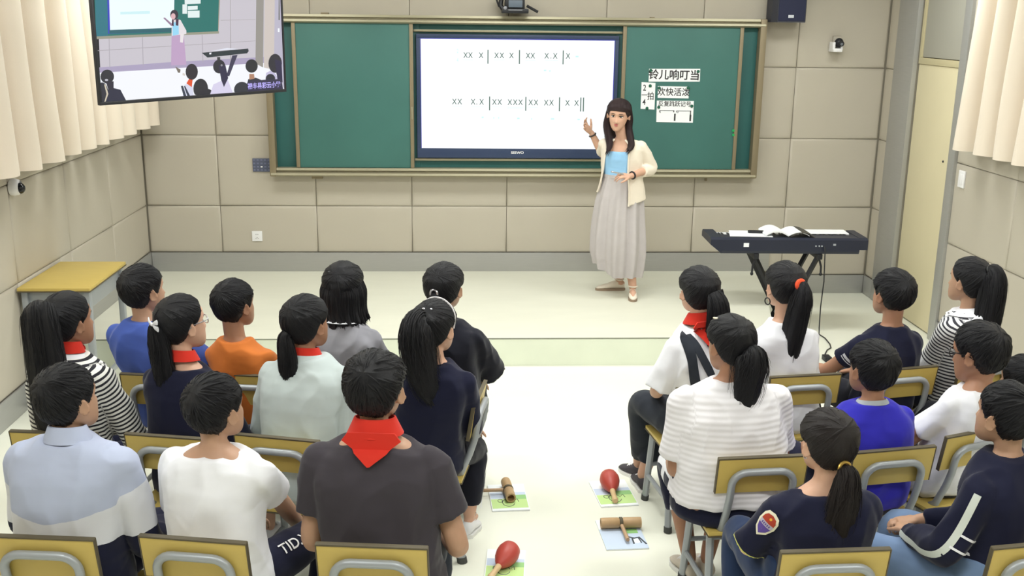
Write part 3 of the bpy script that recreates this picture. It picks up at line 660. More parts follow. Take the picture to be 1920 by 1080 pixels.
def clapper(label, mid, ax, hd, zr=.026):
    # hollow bamboo tube of two chambers with a side handle
    t = thing('bamboo_clapper', label, 'clapper', (mid.x,mid.y,mid.z-zr)); Mx = Matrix.Translation((0,0,zr)) @ Vector(ax).to_track_quat('Z','Y').to_matrix().to_4x4(); h = .095
    b = MB(); b.lathe([(.015,-h+.04),(.017,-h),(.0245,-h),(.025,-h+.01),(.025,-.014),(.0215,-.008),(.0215,.008),(.025,.014),(.025,h-.01),(.0245,h),(.017,h),(.015,h-.04)], Mx, 24); b.build('tube', m_bam, t)
    b = MB(); b.tube([(0,0,zr),(hd[0]*.5,hd[1]*.5,zr+hd[2]*.5),hd if False else (hd[0],hd[1],zr+hd[2])], [.009,.0085,.0095], 10); b.build('handle', mat('bamboo_handle',(182,150,118),.5), t)
    b = MB(); b.lathe([(.024,-.008),(.0265,-.006),(.0265,.006),(.024,.008)], Mx, 24); b.build('binding', m_wood_edge, t)
p = atz(1164,980,.035); clapper('bamboo clapper lying across the pale blue book', p, (1,.02,0), (.01,-.15,-.008))
p = atz(953,918,.035); clapper('bamboo clapper standing lengthwise on the left green book', p, (.1,-1,0), (-.16,.0,-.004))
# ------------------------------------------------------------------ people: shared shapes and materials
def skin(name, rgb):
    m = mat(name, rgb, .5, spec=.35, noise_amt=.06, noise_scale=30)
    m.node_tree.nodes['Principled BSDF'].inputs['Subsurface Weight'].default_value = .08
    m.node_tree.nodes['Principled BSDF'].inputs['Subsurface Radius'].default_value = (.01,.004,.002)
    return m
m_skin = skin('skin_tan', (180,142,117)); m_skin2 = skin('skin_light', (206,164,140)); m_skin3 = skin('skin_brown', (164,121,96))
m_lip = mat('lips', (150,84,80), .5); m_eyew = mat('eye_white', (225,222,218), .3); m_eyeb = mat('eye_dark', (30,22,20), .2)
def hairmat(name, rgb):
    m = mat(name, rgb, .46, spec=.35)
    nt = m.node_tree; b = nt.nodes['Principled BSDF']
    at = nt.nodes.new('ShaderNodeAttribute'); at.attribute_name = 'strand'
    mp = nt.nodes.new('ShaderNodeMapping'); mp.inputs['Scale'].default_value = (55, 2.2, 1); nt.links.new(at.outputs['Vector'], mp.inputs['Vector'])
    n = nt.nodes.new('ShaderNodeTexNoise'); n.inputs['Scale'].default_value = 3; n.inputs['Detail'].default_value = 4; nt.links.new(mp.outputs[0], n.inputs['Vector'])
    bp = nt.nodes.new('ShaderNodeBump'); bp.inputs['Strength'].default_value = .7; bp.inputs['Distance'].default_value = .004
    nt.links.new(n.outputs['Fac'], bp.inputs['Height']); nt.links.new(bp.outputs[0], b.inputs['Normal'])
    mx = nt.nodes.new('ShaderNodeMix'); mx.data_type = 'RGBA'; col = lin(rgb)
    mx.inputs[6].default_value = (*[c*.6 for c in col],1); mx.inputs[7].default_value = (*[c*1.5 for c in col],1)
    nt.links.new(n.outputs['Fac'], mx.inputs[0]); nt.links.new(mx.outputs[2], b.inputs['Base Color'])
    return m
m_hair = hairmat('black_hair', (17,17,22)); m_hairb = hairmat('brown_black_hair', (30,24,24))
def cloth(name, rgb, bump=.4, **k):
    m = mat('cloth_'+name, rgb, .85, spec=.15, noise_amt=.05, noise_scale=14, bump=bump, bump_scale=5.5, sheen=.15, stretch=(1,1,1.7), **k)
    for n in m.node_tree.nodes:
        if n.type == 'TEX_NOISE' and n.inputs['Scale'].default_value == 5.5: n.inputs['Distortion'].default_value = .9; n.inputs['Detail'].default_value = 1.2
        if n.type == 'BUMP': n.inputs['Distance'].default_value = .022
    return m
def striped(name, a, b_, period, duty):
    m = cloth(name, a); nt = m.node_tree; b = nt.nodes['Principled BSDF']
    at = nt.nodes.new('ShaderNodeAttribute'); at.attribute_name = 'along'
    d = nt.nodes.new('ShaderNodeMath'); d.operation = 'DIVIDE'; d.inputs[1].default_value = period; nt.links.new(at.outputs['Fac'], d.inputs[0])
    fr = nt.nodes.new('ShaderNodeMath'); fr.operation = 'FRACT'; nt.links.new(d.outputs[0], fr.inputs[0])
    gt = nt.nodes.new('ShaderNodeMath'); gt.operation = 'GREATER_THAN'; gt.inputs[1].default_value = duty; nt.links.new(fr.outputs[0], gt.inputs[0])
    mx = nt.nodes.new('ShaderNodeMix'); mx.data_type = 'RGBA'; mx.inputs[6].default_value = (*lin(a),1); mx.inputs[7].default_value = (*lin(b_),1)
    nt.links.new(gt.outputs[0], mx.inputs[0]); nt.links.new(mx.outputs[2], b.inputs['Base Color']); return m
def ribbed(name, rgb, period):
    m = cloth(name, rgb); nt = m.node_tree; b = nt.nodes['Principled BSDF']
    at = nt.nodes.new('ShaderNodeAttribute'); at.attribute_name = 'along'
    d = nt.nodes.new('ShaderNodeMath'); d.operation = 'MULTIPLY'; d.inputs[1].default_value = 2*PI/period; nt.links.new(at.outputs['Fac'], d.inputs[0])
    sn = nt.nodes.new('ShaderNodeMath'); sn.operation = 'SINE'; nt.links.new(d.outputs[0], sn.inputs[0])
    bp = nt.nodes.new('ShaderNodeBump'); bp.inputs['Strength'].default_value = .35; bp.inputs['Distance'].default_value = .002
    nt.links.new(sn.outputs[0], bp.inputs['Height']); nt.links.new(bp.outputs[0], b.inputs['Normal']); return m
def fielded(name, cols, thr):
    m = cloth(name, cols[0]); nt = m.node_tree; b = nt.nodes['Principled BSDF']; at = nt.nodes.new('ShaderNodeAttribute'); at.attribute_name = 'field'; prev = None
    for c_,t in zip(cols[1:], thr):
        gt = nt.nodes.new('ShaderNodeMath'); gt.operation = 'GREATER_THAN'; gt.inputs[1].default_value = t; nt.links.new(at.outputs['Fac'], gt.inputs[0])
        mx = nt.nodes.new('ShaderNodeMix'); mx.data_type = 'RGBA'; mx.inputs[6].default_value = (*lin(cols[0]),1); mx.inputs[7].default_value = (*lin(c_),1); nt.links.new(gt.outputs[0], mx.inputs[0])
        if prev is not None: nt.links.new(prev, mx.inputs[6])
        prev = mx.outputs[2]
    nt.links.new(prev, b.inputs['Base Color']); return m
m_red_scarf = cloth('red_scarf', (204,52,40), .15)
m_shoe_w = mat('white_shoe', (232,232,234), .5); m_sole = mat('shoe_sole', (225,225,222), .6); m_shoe_d = mat('dark_shoe', (62,58,64), .7); m_shoe_b = mat('black_shoe', (36,36,40), .6)

def remesh(mb, name, voxel, smooth=3, fac=.5):
    me = mb.mesh(name+'_raw', smooth=False); o = bpy.data.objects.new('tmp', me); C.objects.link(o)
    r = o.modifiers.new('r', 'REMESH'); r.mode = 'VOXEL'; r.voxel_size = voxel; r.use_smooth_shade = True
    if smooth: s_ = o.modifiers.new('s', 'SMOOTH'); s_.iterations = smooth; s_.factor = fac
    out = bpy.data.meshes.new_from_object(o.evaluated_get(bpy.context.evaluated_depsgraph_get()))
    bpy.data.objects.remove(o); bpy.data.meshes.remove(me); out.name = name; return out
def verts(me):
    a = np.empty(len(me.vertices)*3); me.vertices.foreach_get('co', a); return a.reshape(-1,3)
def setverts(me, a): me.vertices.foreach_set('co', a.ravel()); me.update()
def folds(me, amp, sc=(9,9,5), seed=0):
    co = verts(me); nr = np.empty(len(me.vertices)*3); me.vertices.foreach_get('normal', nr); nr = nr.reshape(-1,3)
    d = np.array([ (1-abs(noise.noise(Vector((p[0]*sc[0]+seed, p[1]*sc[1]+p[2]*3, p[2]*sc[2]-p[0]*4)))*2.2)) *.75 + .5*noise.noise(Vector((p[0]*4+seed*3, p[1]*4, p[2]*4))) for p in co])
    setverts(me, co + nr*((d-.45)*amp)[:,None])
def put_attr(me, name, arr):
    at = me.attributes.new(name, 'FLOAT', 'POINT'); at.data.foreach_set('value', np.asarray(arr, dtype=np.float32))
def put_vec(me, name, arr):
    at = me.attributes.new(name, 'FLOAT_VECTOR', 'POINT'); at.data.foreach_set('vector', np.asarray(arr, dtype=np.float32).ravel())
def facemat(me, idx): me.polygons.foreach_set('material_index', np.asarray(idx, dtype=np.int32)); me.update()
def fcent(me):
    a = np.empty(len(me.polygons)*3); me.polygons.foreach_get('center', a); return a.reshape(-1,3)
def finish(me, mats, smooth=True):
    for m in (mats if isinstance(mats,(list,tuple)) else [mats]): me.materials.append(m)
    me.polygons.foreach_set('use_smooth', [smooth]*len(me.polygons)); return me

# ---- head: unit head of height .225, centre at origin, facing +Y
HZ = np.array([0,.05,.12,.2,.3,.4,.5,.62,.75,.87,.95,1.0]); HW = np.array([.014,.030,.044,.055,.063,.068,.071,.0745,.0745,.060,.036,.004])
HF = np.array([.072,.084,.088,.088,.086,.084,.083,.087,.083,.061,.032,.004]); HB = np.array([.045,.015,-.015,-.042,-.066,-.082,-.093,-.098,-.094,-.076,-.050,-.012])
def head_R(D):
    lo = np.zeros(len(D)); hi = np.full(len(D), .2)
    for _ in range(22):
        mid = (lo+hi)/2; P = D*mid[:,None]; zf = np.clip(P[:,2]/.225+.5, -.2, 1.2)
        w_ = np.interp(zf,HZ,HW,left=1e-4,right=1e-4); f_ = np.interp(zf,HZ,HF); b_ = np.interp(zf,HZ,HB); hd = (f_-b_)/2
        ins = (np.abs(P[:,0])/w_)**2.25+(np.abs(P[:,1]-(f_+b_)/2)/hd)**2.25 < 1
        ins &= (zf >= 0)&(zf <= 1); lo = np.where(ins, mid, lo); hi = np.where(ins, hi, mid)
    return lo
def unit(a): return a/np.linalg.norm(a,axis=-1,keepdims=True)
def head_pts(D):
    R = head_R(D); P = D*R[:,None]; x, y, z = P[:,0], P[:,1], P[:,2]
    def g(cx, cz, sx, sz, front=True): return np.exp(-((np.abs(x)-cx)/sx)**2-((z-cz)/sz)**2)*((y>0) if front else 1)
    out = np.zeros_like(P)
    out[:,1] += -.011*g(.030,.004,.017,.012) + .0075*g(.0,-.050,.02,.006) + .006*g(0,-.062,.018,.007)*1 - .003*g(0,-.056,.02,.003) + .006*g(0,-.098,.018,.014) + .004*g(.032,.024,.022,.007) + .004*g(.042,-.025,.02,.018)
    nz = np.clip((.012-z)/.05,0,1)*(z>-.040)*np.clip((z+.046)/.008,0,1); out[:,1] += .024*nz*np.exp(-(x/(.006+.010*nz))**2)*(y>0)
    return P+out
def head_part(mb, Mx, ears=True):
    nu, nv = 72, 52; rg = []
    for i in range(nv+1):
        a = max(-PI/2+.03, min(PI/2-.03, -PI/2+PI*i/nv)); th = np.linspace(0,2*PI,nu,endpoint=False)
        D = np.stack([np.cos(a)*np.sin(th), np.cos(a)*np.cos(th), np.full(nu, np.sin(a))],1); rg.append([Mx @ Vector(p) for p in head_pts(D)])
    mb.rings(rg)
    if ears:
        for sx in (-1,1):
            E = Mx @ Matrix.Translation((sx*.0745,-.008,-.006)) @ Matrix.Rotation(sx*-.35,4,'Z') @ Matrix.Rotation(.15,4,'X')
            mb.rings([[E @ Vector((sx*q*.0+sx*dx, r*math.cos(t)*.6*(1-.18*math.sin(t)), r*math.sin(t))) for t in np.linspace(0,2*PI,16,endpoint=False)] for dx,r,q in ((-.010,.018,0),(.0,.024,0),(.008,.031,0),(.013,.031,0),(.0135,.026,0),(.009,.021,0),(.008,.004,0))])
def zlow_boy(th): # th: 0 front .. pi back ; returns hairline height fraction
    t = abs(th); return np.interp(t, [0,.5,.85,1.05,1.25,1.55,1.75,2.0,2.5,PI], [.80,.79,.74,.60,.50,.56,.50,.34,.17,.14])
def zlow_fringe(th):
    t = abs(th); return np.interp(t, [0,.5,.85,1.05,1.25,1.55,1.75,2.0,2.5,PI], [.66,.66,.62,.52,.46,.55,.46,.30,.17,.14])
def zlow_pull(th):
    t = abs(th); return np.interp(t, [0,.5,.9,1.15,1.4,1.55,1.75,2.0,2.5,PI], [.86,.84,.76,.60,.52,.58,.50,.34,.20,.16])
def hair_cap(mb, sv, Mx, zl, thick, seed, pole_tilt=.75, clumps=420, clen=.045, lift=.004, taper=.05, flow_to=None, gather=0, wild=1.0, top=1.0, side=1.0):
    rr = np.random.default_rng(seed)
    nu, nv = 96, 60; Rt = np.array(Matrix.Rotation(pole_tilt,3,'X'))   # pole leans to the back of the crown
    ph = np.linspace(.001, PI-.02, nv); tt = np.linspace(0,2*PI,nu,endpoint=False)
    def surf(phi, t, extra=0.0):
        phi, t = np.broadcast_arrays(np.asarray(phi,float), np.asarray(t,float)); shp = phi.shape; phi = phi.ravel(); t = t.ravel()
        D = np.stack([np.sin(phi)*np.sin(t), np.sin(phi)*np.cos(t), np.cos(phi)],1) @ Rt.T
        P = D*head_R(D)[:,None]; zf = P[:,2]/.225+.5; th = np.arctan2(P[:,0],P[:,1]); m = zf - zl(th)
        k = np.clip(m/taper,0,1); k = k*k*(3-2*k); n_ = unit(P/np.array([.075,.092,.112])**2)
        zz = np.clip((zf-.45)/.5,0,1); tk = thick*(.25+.75*k)*(side+(top-side)*zz)
        # soft lumps so the cap is not a ball
        lump = np.array([noise.noise(Vector((p[0]*26+seed, p[1]*26, p[2]*26))) for p in P])*.0022*wild
        P = P + n_*(tk*np.where(m>-.02,1,-.3)+lump+extra)[:,None]
        return P.reshape(shp+(3,)), m.reshape(shp), n_.reshape(shp+(3,))
    PH, TT = np.meshgrid(ph, tt, indexing='ij'); P, m, _ = surf(PH, TT)
    o = len(mb.v); mb.v.extend([tuple(Mx @ Vector(p)) for p in P.reshape(-1,3)])
    sv.extend(np.stack([TT.ravel()/(2*PI)*8, PH.ravel(), np.zeros(PH.size)],1).tolist())
    for i in range(nv-1):
        for j in range(nu):
            k = (j+1)%nu; q = (i*nu+j, i*nu+k, (i+1)*nu+k, (i+1)*nu+j)
            if max(m[i,j],m[i,k],m[i+1,j],m[i+1,k]) > -.025: mb.f.append(tuple(o+x for x in q)); mb.m.append(0)
    # locks lying on the cap
    n = clumps; p0 = np.arccos(1-rr.random(n)*1.75); t0 = rr.random(n)*2*PI; L_ = clen*(.6+.8*rr.random(n)); dt = rr.normal(0,.25,n)*wild; wd_ = .0022+.003*rr.random(n)
    S = 5; ks = np.linspace(0,1,S)
    PHI = p0[:,None]+ (L_[:,None]/.1)*ks[None]; TTc = t0[:,None]+dt[:,None]*ks[None]*.5
    Pc, mc, nc = surf(PHI, TTc); lf = lift*(.3+.9*rr.random(n)); Pc = Pc + nc*(lf[:,None]*np.sin(ks*PI*.62)[None])[...,None]
    for i in range(n):
        if mc[i,0] < .02 or mc[i].min() < -.07: continue
        c = Pc[i]; rg = []
        for k in range(S):
            tdir = Vector(c[min(k+1,S-1)]-c[max(k-1,0)]).normalized(); nn = Vector(nc[i,k]); bi = tdir.cross(nn).normalized(); ww = wd_[i]*(1-.93*ks[k])*(.5+.5*min(1,ks[k]*4+.3)); q = Vector(c[k])
            rg.append([Mx @ (q+bi*ww), Mx @ (q+nn*ww*.55), Mx @ (q-bi*ww), Mx @ (q-nn*ww*.5)])
        mb.rings(rg); sv.extend([(t0[i]/(2*PI)*8+i*.37+.05*j, float(PHI[i,k]), 0) for k in range(S) for j in range(4)])
def tail(mb, sv, path, rad, seed, flat=.75, strands=70, up=(0,1,0), tip=.12, spread=1.0):
    rr = np.random.default_rng(seed); P = np.array([list(p) for p in path], float); s = np.linspace(0,1,len(P)); ss = np.linspace(0,1,22)
    # smooth path
    from_ = [Vector(p) for p in P]; c = []
    for x in ss:
        f = x*(len(P)-1); i = min(int(f), len(P)-2); u = f-i; p0 = from_[max(i-1,0)]; p1 = from_[i]; p2 = from_[i+1]; p3 = from_[min(i+2,len(P)-1)]
        c.append(.5*((2*p1)+(p2-p0)*u+(2*p0-5*p1+4*p2-p3)*u*u+(3*p1-p0-3*p2+p3)*u**3))
    r = np.interp(ss, np.linspace(0,1,len(rad)), rad); n = 20; nrm = Vector(up); rg = []; fr = []
    for i in range(22):
        T = (c[min(i+1,21)]-c[max(i-1,0)]).normalized(); nn = (nrm-T*nrm.dot(T)).normalized(); bi = T.cross(nn); fr.append((c[i],nn,bi)); nrm = nn
        rg.append([c[i]+(nn*math.cos(a)*flat+bi*math.sin(a))*r[i]*(1+.10*math.sin(5*a+seed)+.06*math.sin(9*a+2*seed+i*.2)) for a in np.linspace(0,2*PI,n,endpoint=False)])
    mb.rings(rg); sv.extend([(j/n*5, i*.25, 0) for i in range(22) for j in range(n)])
    for q in range(strands):
        a = rr.random()*2*PI; i0 = int(rr.integers(0,9)); i1 = int(min(21, i0+rr.integers(7,16))); off = 1.0+.12*rr.random()*spread; w_ = .0014+.0022*rr.random(); rg = []; m_ = i1-i0+1
        end = rr.random() < .45; ext = []
        for i in range(i0,i1+1):
            cc,nn,bi = fr[i]; k = (i-i0)/max(1,m_-1); aa = a+.5*k*(rr.random()-.5); p = cc+(nn*math.cos(aa)*flat+bi*math.sin(aa))*r[i]*(off+.25*spread*k*k*(1 if end else 0)); 
            ww = w_*(1-.9*k); d = (nn*math.cos(aa)+bi*math.sin(aa)); t_ = (-nn*math.sin(aa)+bi*math.cos(aa)); rg.append([p+t_*ww,p+d*ww*.6,p-t_*ww,p-d*ww*.6])
        mb.rings(rg); sv.extend([(q*.61+.05*j, k*.25, 0) for k in range(m_) for j in range(4)])
    # ragged tip
    cc,nn,bi = fr[-1]; T = (c[-1]-c[-3]).normalized()
    for q in range(int(strands*.45)):
        a = rr.random()*2*PI; k = math.sqrt(rr.random()); b0 = c[-4]+(nn*math.cos(a)*flat+bi*math.sin(a))*r[-4]*k*.9; e = c[-1]+(nn*math.cos(a)*flat+bi*math.sin(a))*r[-1]*k*1.2+T*tip*(.1+.5*rr.random()); w_ = .0028
        mb.tube([b0, b0.lerp(e,.6), e], [w_,w_*.8,.0006], 4); sv.extend([(q*.3+.05*j, k2*.3, 0) for k2 in range(3) for j in range(4)])
def hand(mb, wr, d, pn, size=1.0, side=1, curl=.5, spread=.12, thumb_open=.6, r0=.021):
    """palm and five bent fingers; d = direction of the fingers, pn = palm normal, side=1 puts the thumb on d x pn"""
    d = Vector(d).normalized(); pn = Vector(pn); pn = (pn-d*pn.dot(d)).normalized(); lt = d.cross(pn)*side; wr = Vector(wr); S = size
    n = 12
    def ring(t, hw, ht, off=0): c = wr+d*t*S+pn*off*S; return [c+lt*math.cos(a)*hw*S+pn*math.sin(a)*ht*S for a in np.linspace(0,2*PI,n,endpoint=False)]
    mb.rings([ring(-.015,r0,.017),ring(.005,.023,.016),(ring(.03,.032,.0155)),ring(.06,.037,.014),ring(.082,.036,.012),ring(.09,.030,.009)])
    for k,(o,ln,r) in enumerate(((.028,.062,.0078),(.0095,.070,.0082),(-.0095,.066,.0078),(-.028,.052,.007))):
        p = wr+d*(.076-.004*abs(k-1))*S+lt*o*S; dd = (d+lt*(o/.028)*spread).normalized(); pts = [p]; cu = curl*(1+.12*k)
        ax = lt*1.0; ang = cu*.35
        for seg in (.45,.32,.23): 
            v = dd*math.cos(ang)+pn*math.sin(ang); p = p+v*ln*seg*1.25*S; pts.append(p); ang += cu*.8
        mb.tube(pts, [r*S,r*.98*S,r*.9*S,r*.72*S], 8, roundcap=True)
    b0 = wr+d*.022*S+lt*.024*S; dd = (d*.75+lt*thumb_open+pn*.35).normalized(); p1 = b0+dd*.034*S; p2 = p1+(dd+d*.35+pn*.15).normalized()*.028*S; p3 = p2+(dd*.6+d*.5+pn*.1).normalized()*.022*S
    mb.tube([b0,p1,p2,p3], [.0125*S,.0105*S,.009*S,.0072*S], 8, roundcap=True)

def smooth_curve(pts, n):
    P = [Vector(p) for p in pts]; out = []
    for x in np.linspace(0,1,n):
        f = x*(len(P)-1); i = min(int(f), len(P)-2); u = f-i; p0 = P[max(i-1,0)]; p1 = P[i]; p2 = P[i+1]; p3 = P[min(i+2,len(P)-1)]
        out.append(.5*((2*p1)+(p2-p0)*u+(2*p0-5*p1+4*p2-p3)*u*u+(3*p1-p0-3*p2+p3)*u**3))
    return out
def limb(mb, pts, rads, n=14, m=18, flat=1.0, up=None, cap=True):
    c = smooth_curve(pts, m); r = np.interp(np.linspace(0,1,m), np.linspace(0,1,len(rads)), rads); mb.tube(c, list(r), n, flat=flat, up=up, roundcap=cap)
def shoe(par, name, ankle, toe, mats, h=.07, w_=.038, laces=True):
    """shoe with its sole: toe direction from ankle, resting on the floor"""
    A_ = Vector(ankle); T = Vector((toe[0]-A_.x, toe[1]-A_.y, 0)); L_ = T.length+.05; T.normalize(); N = Vector((T.y,-T.x,0)); z0 = min(toe[2], A_.z-.05)
    hb = Vector((A_.x,A_.y,z0))-T*.045
    def ring(t, hw, zt, zb): c = hb+T*(t*L_); return [c+N*hw*math.cos(a)+Vector((0,0,zb+(zt-zb)*(.5+.5*math.sin(a)) )) for a in np.linspace(0,2*PI,16,endpoint=False)]
    b = MB(); b.rings([ring(0,.012,.045,.012),ring(.05,w_*.72,.075,.012),ring(.25,w_*.8,.085,.012),ring(.42,w_*.86,.075,.012),ring(.6,w_,.056,.012),ring(.8,w_*.98,.044,.012),ring(.94,w_*.7,.034,.012),ring(1.0,w_*.2,.024,.012)])
    s_ = b.build(name, mats[0], par, angle=70)
    b = MB(); b.rings([[hb+T*(t*L_)+N*hw*s1+Vector((0,0,z)) for z in (0.0,.018) for s1 in ((-1,1) if z==0 else (1,-1))] for t,hw in ((-.02,.012),(.05,w_*.8),(.25,w_*.86),(.45,w_*.9),(.62,w_*1.06),(.8,w_*1.03),(.95,w_*.72),(1.03,w_*.2))]); b.build('sole', mats[1], s_, angle=40)
    if laces:
        b = MB()
        for t,z in ((.45,.076),(.52,.068),(.60,.060)): c = hb+T*(t*L_); b.tube([c+N*w_*.55+Vector((0,0,z-.008)), c+Vector((0,0,z+.004)), c-N*w_*.55+Vector((0,0,z-.008))], .0035, 6)
        b.build('laces', m_white, s_)
    return s_

# ---- seated pupil
TEACH = Vector((3.81,-.8,0))
def pupil(s):
    ch = CH[s['chair']]; hd = math.radians(s.get('body', ch[2])); fw = Vector((-math.sin(math.radians(ch[2])), math.cos(math.radians(ch[2])), 0)); sd = Vector((fw.y,-fw.x,0))
    O = Vector((ch[0],ch[1],0)) + fw*(.215+s.get('fwd',0)) + sd*s.get('shift',0)
    root = thing('person', s['label'], 'person', O, hd); seed = s['seed']
    W2L = (Matrix.Translation(O) @ Matrix.Rotation(hd,4,'Z')).inverted()
    cu, cv, cy = s['crown']; cw = aty(cu, cv, cy); c = W2L @ cw
    yaw_w = s.get('yaw', None)
    if yaw_w is None: yaw_w = math.degrees(math.atan2(-(TEACH.x-cw.x), TEACH.y-cw.y))
    hy = math.radians(yaw_w)-hd; hs = s.get('hs',1.0); th = s.get('thick', .016)
    HC = Vector((c.x, c.y, c.z-(.1125*hs+th*.9)))
    HM = Matrix.Translation(HC) @ Matrix.Rotation(hy,4,'Z') @ Matrix.Rotation(math.radians(s.get('roll',0)),4,'Y') @ Matrix.Rotation(math.radians(s.get('pitch',4)),4,'X') @ Matrix.Scale(hs,4)
    zt = HC.z+.1125*hs+.012; k = s.get('tk',.93)*hs**.4
    nx, ny = c.x-.012*math.sin(-hy)*0, c.y-.028; zs = .405
    W = s['W']; w_ = W/2; g = s.get('g',1.0); slo = s.get('slouch',.022)
    def spine(z):
        t = min(1,max(0,(z-zs)/(zt-.28-zs))); return nx*t*t*(3-2*t)*.999, ny*t - slo*math.sin(PI*t)
    R = [(zs-.002,.70*g*w_,.105*g),(zs+.03,.80*g*w_,.125*g),(zs+.09,.80*g*w_,.128*g),(zs+.17,.74*g*w_,.115*g),(zs+.25,.72*g*w_,.108*g),(zt-.50*k,.76*w_*(.5+.5*g),.108*(.4+.6*g)),(zt-.43*k,.81*w_,.106*(.5+.5*g)),(zt-.385*k,.80*w_,.096),(zt-.345*k,.70*w_,.084),(zt-.312*k,.50*w_,.068),(zt-.287*k,.066,.057),(zt-.262*k,.050,.050)]
    R = sorted(R)
    zmin = min(r[0] for r in R)
    def torso(mb, off, ztop=None, zbot=None, flare=0):
        rg = []
        for z,hw,hd_ in R:
            if ztop is not None and z > ztop: continue
            if zbot is not None and z < zbot: continue
            x0,y0 = spine(z); hw2 = hw+off; hd2 = hd_+off
            rg.append([Vector((x0+math.copysign(abs(math.cos(a))**.82,math.cos(a))*hw2, y0+math.copysign(abs(math.sin(a))**.82,math.sin(a))*hd2, z)) for a in np.linspace(0,2*PI,32,endpoint=False)])
        if off > 0 and zbot is None: 
            rg.insert(0, [p-Vector((0,0,-.0)) for p in rg[0]])
        mb.rings(rg)
    sx0, sy0 = spine(zt-.385*k); zsh = zt-.385*k; arms = {}
    for sd_,nm in ((-1,'L'),(1,'R')):
        S = Vector((sx0+sd_*(w_-.058), sy0+.005, zsh)); a = s.get('arm'+nm, {})
        Ep = a.get('e', (sd_*(w_-.02), .06, max(zsh-.27,.60))); Hp = a.get('h', (sd_*.075, .30, .545))
        if 'ep' in a: Ep = W2L @ aty(*a['ep'])
        if 'hp' in a: Hp = W2L @ aty(*a['hp'])
        arms[nm] = (S, Vector(Ep), Vector(Hp), a)
    legs = {}
    for sd_,nm in ((-1,'L'),(1,'R')):
        a = s.get('leg'+nm, {}); hip = Vector((sd_*.085*g,.02,zs+.075))
        K = Vector(a.get('k', (sd_*.12,.40,zs+.065))); A_ = Vector(a.get('a', (sd_*.125,.36,.085))); T = Vector(a.get('t', (sd_*.135,A_.y+.15,.0)))
        if 'kp' in a: K = W2L @ aty(*a['kp'])
        if 'ap' in a: A_ = W2L @ aty(*a['ap'])
        if 'tp' in a: T = W2L @ atz(*a['tp'])
        legs[nm] = (hip,K,A_,T)
    # --- body
    vox = s.get('vox', .0065); b = MB(); torso(b, -.013)
    x0,y0 = spine(zt-.30*k)
    nb = HM @ Vector((0,-.028,-.062)); b.tube([Vector((x0,y0,zt-.33*k)), Vector((x0,y0+.003,zt-.27*k)), nb, HM @ Vector((0,-.02,-.02))], [.056*k,.049*k,.048*k*s.get('neck',1),.048*k], 16)
    head_part(b, HM)
    ar = s.get('ar',1.0)
    for nm,(S,E,H,a) in arms.items():
        limb(b, [S,S.lerp(E,.5),E,E.lerp(H,.45),H], [.034*ar,.037*ar,.033*ar,.032*ar,.021], 14, 22)
        side = 1 if nm == 'R' else -1; dirn = Vector(a.get('d', (H-E).normalized()+Vector((0,.2,-.25)))); hand(b, H, dirn, a.get('pn', (0,.0,-1)), .86*s.get('handk',1), side=side*a.get('flip',-1), curl=a.get('curl',.55), thumb_open=.5)
    for nm,(hip,K,A_,T) in legs.items():
        limb(b, [hip,hip.lerp(K,.5)+Vector((0,0,.012)),K,K.lerp(A_,.45)-Vector((0,.02,0)),A_], [.072*g,.066*g,.047,.045,.030], 14, 26)
        d = (T-A_); d.z = 0; d.normalize(); b.tube([A_-d*.01-Vector((0,0,.03)), A_+d*.04-Vector((0,0,.05)), A_+d*.09-Vector((0,0,.058))], [.024,.020,.014], 10, roundcap=True)
    me = remesh(b, 'body', vox, 2); sk = s.get('skin', m_skin)
    fc = fcent(me); HI = np.array((HM).inverted()); hl = fc @ HI[:3,:3].T + HI[:3,3]; idx = np.zeros(len(fc),int)
    idx[(np.abs(hl[:,0])<.022)&(np.abs(hl[:,2]+.055)<.008)&(hl[:,1]>.05)] = 1
    ex_ = np.hypot((np.abs(hl[:,0])-.030)/.013,(hl[:,2]-.004)/.007); idx[(ex_<1)&(hl[:,1]>.03)] = 2; idx[(np.hypot(np.abs(hl[:,0])-.030,hl[:,2]-.004)<.0065)&(hl[:,1]>.03)] = 3
    idx[(np.abs(np.abs(hl[:,0])-.031)<.018)&(np.abs(hl[:,2]-.026)<.004)&(hl[:,1]>.03)] = 3
    finish(me, [sk, m_lip, m_eyew, m_eyeb]); facemat(me, idx); body = link('body', me, root)
    # --- upper garment
    t_ = s['top']; off = t_.get('off',.010); b = MB(); torso(b, off, ztop=zt-t_.get('neck',.268)*k, zbot=zs+t_['hem'] if 'hem' in t_ else None)
    slv = t_['sleeve']; frac = t_.get('frac', {'short':.62,'elbow':1.0,'long':2.0,'tq':1.5}[slv]); ends = {}
    for nm,(S,E,H,a) in arms.items():
        r_ = t_.get('sr', .056)*ar; dr_ = (E-S).normalized()
        if frac <= 1.0:
            e_ = S.lerp(E,frac); ends[nm] = (e_, dr_); c_ = [S-dr_*.0, S.lerp(E,frac*.5), e_]; b.tube(smooth_curve(c_,12), list(np.linspace(r_*1.0, r_*t_.get('flare',1.02), 12)), 18)
        else:
            e_ = E.lerp(H, (frac-1)*.93); ends[nm] = (e_, (H-E).normalized()); limb(b, [S,S.lerp(E,.5),E,E.lerp(H,.4),e_], [r_,r_*.95,r_*.86,r_*.78,r_*t_.get('cuff',.62)], 16, 26, cap=False)
        b.ellipsoid(S-Vector((0,0,.004)), (r_*.98,r_*.95,r_*.92), 14, 9)
    me = remesh(b, 'top', t_.get('vox',.0075), t_.get('smooth',6)); co = verts(me)
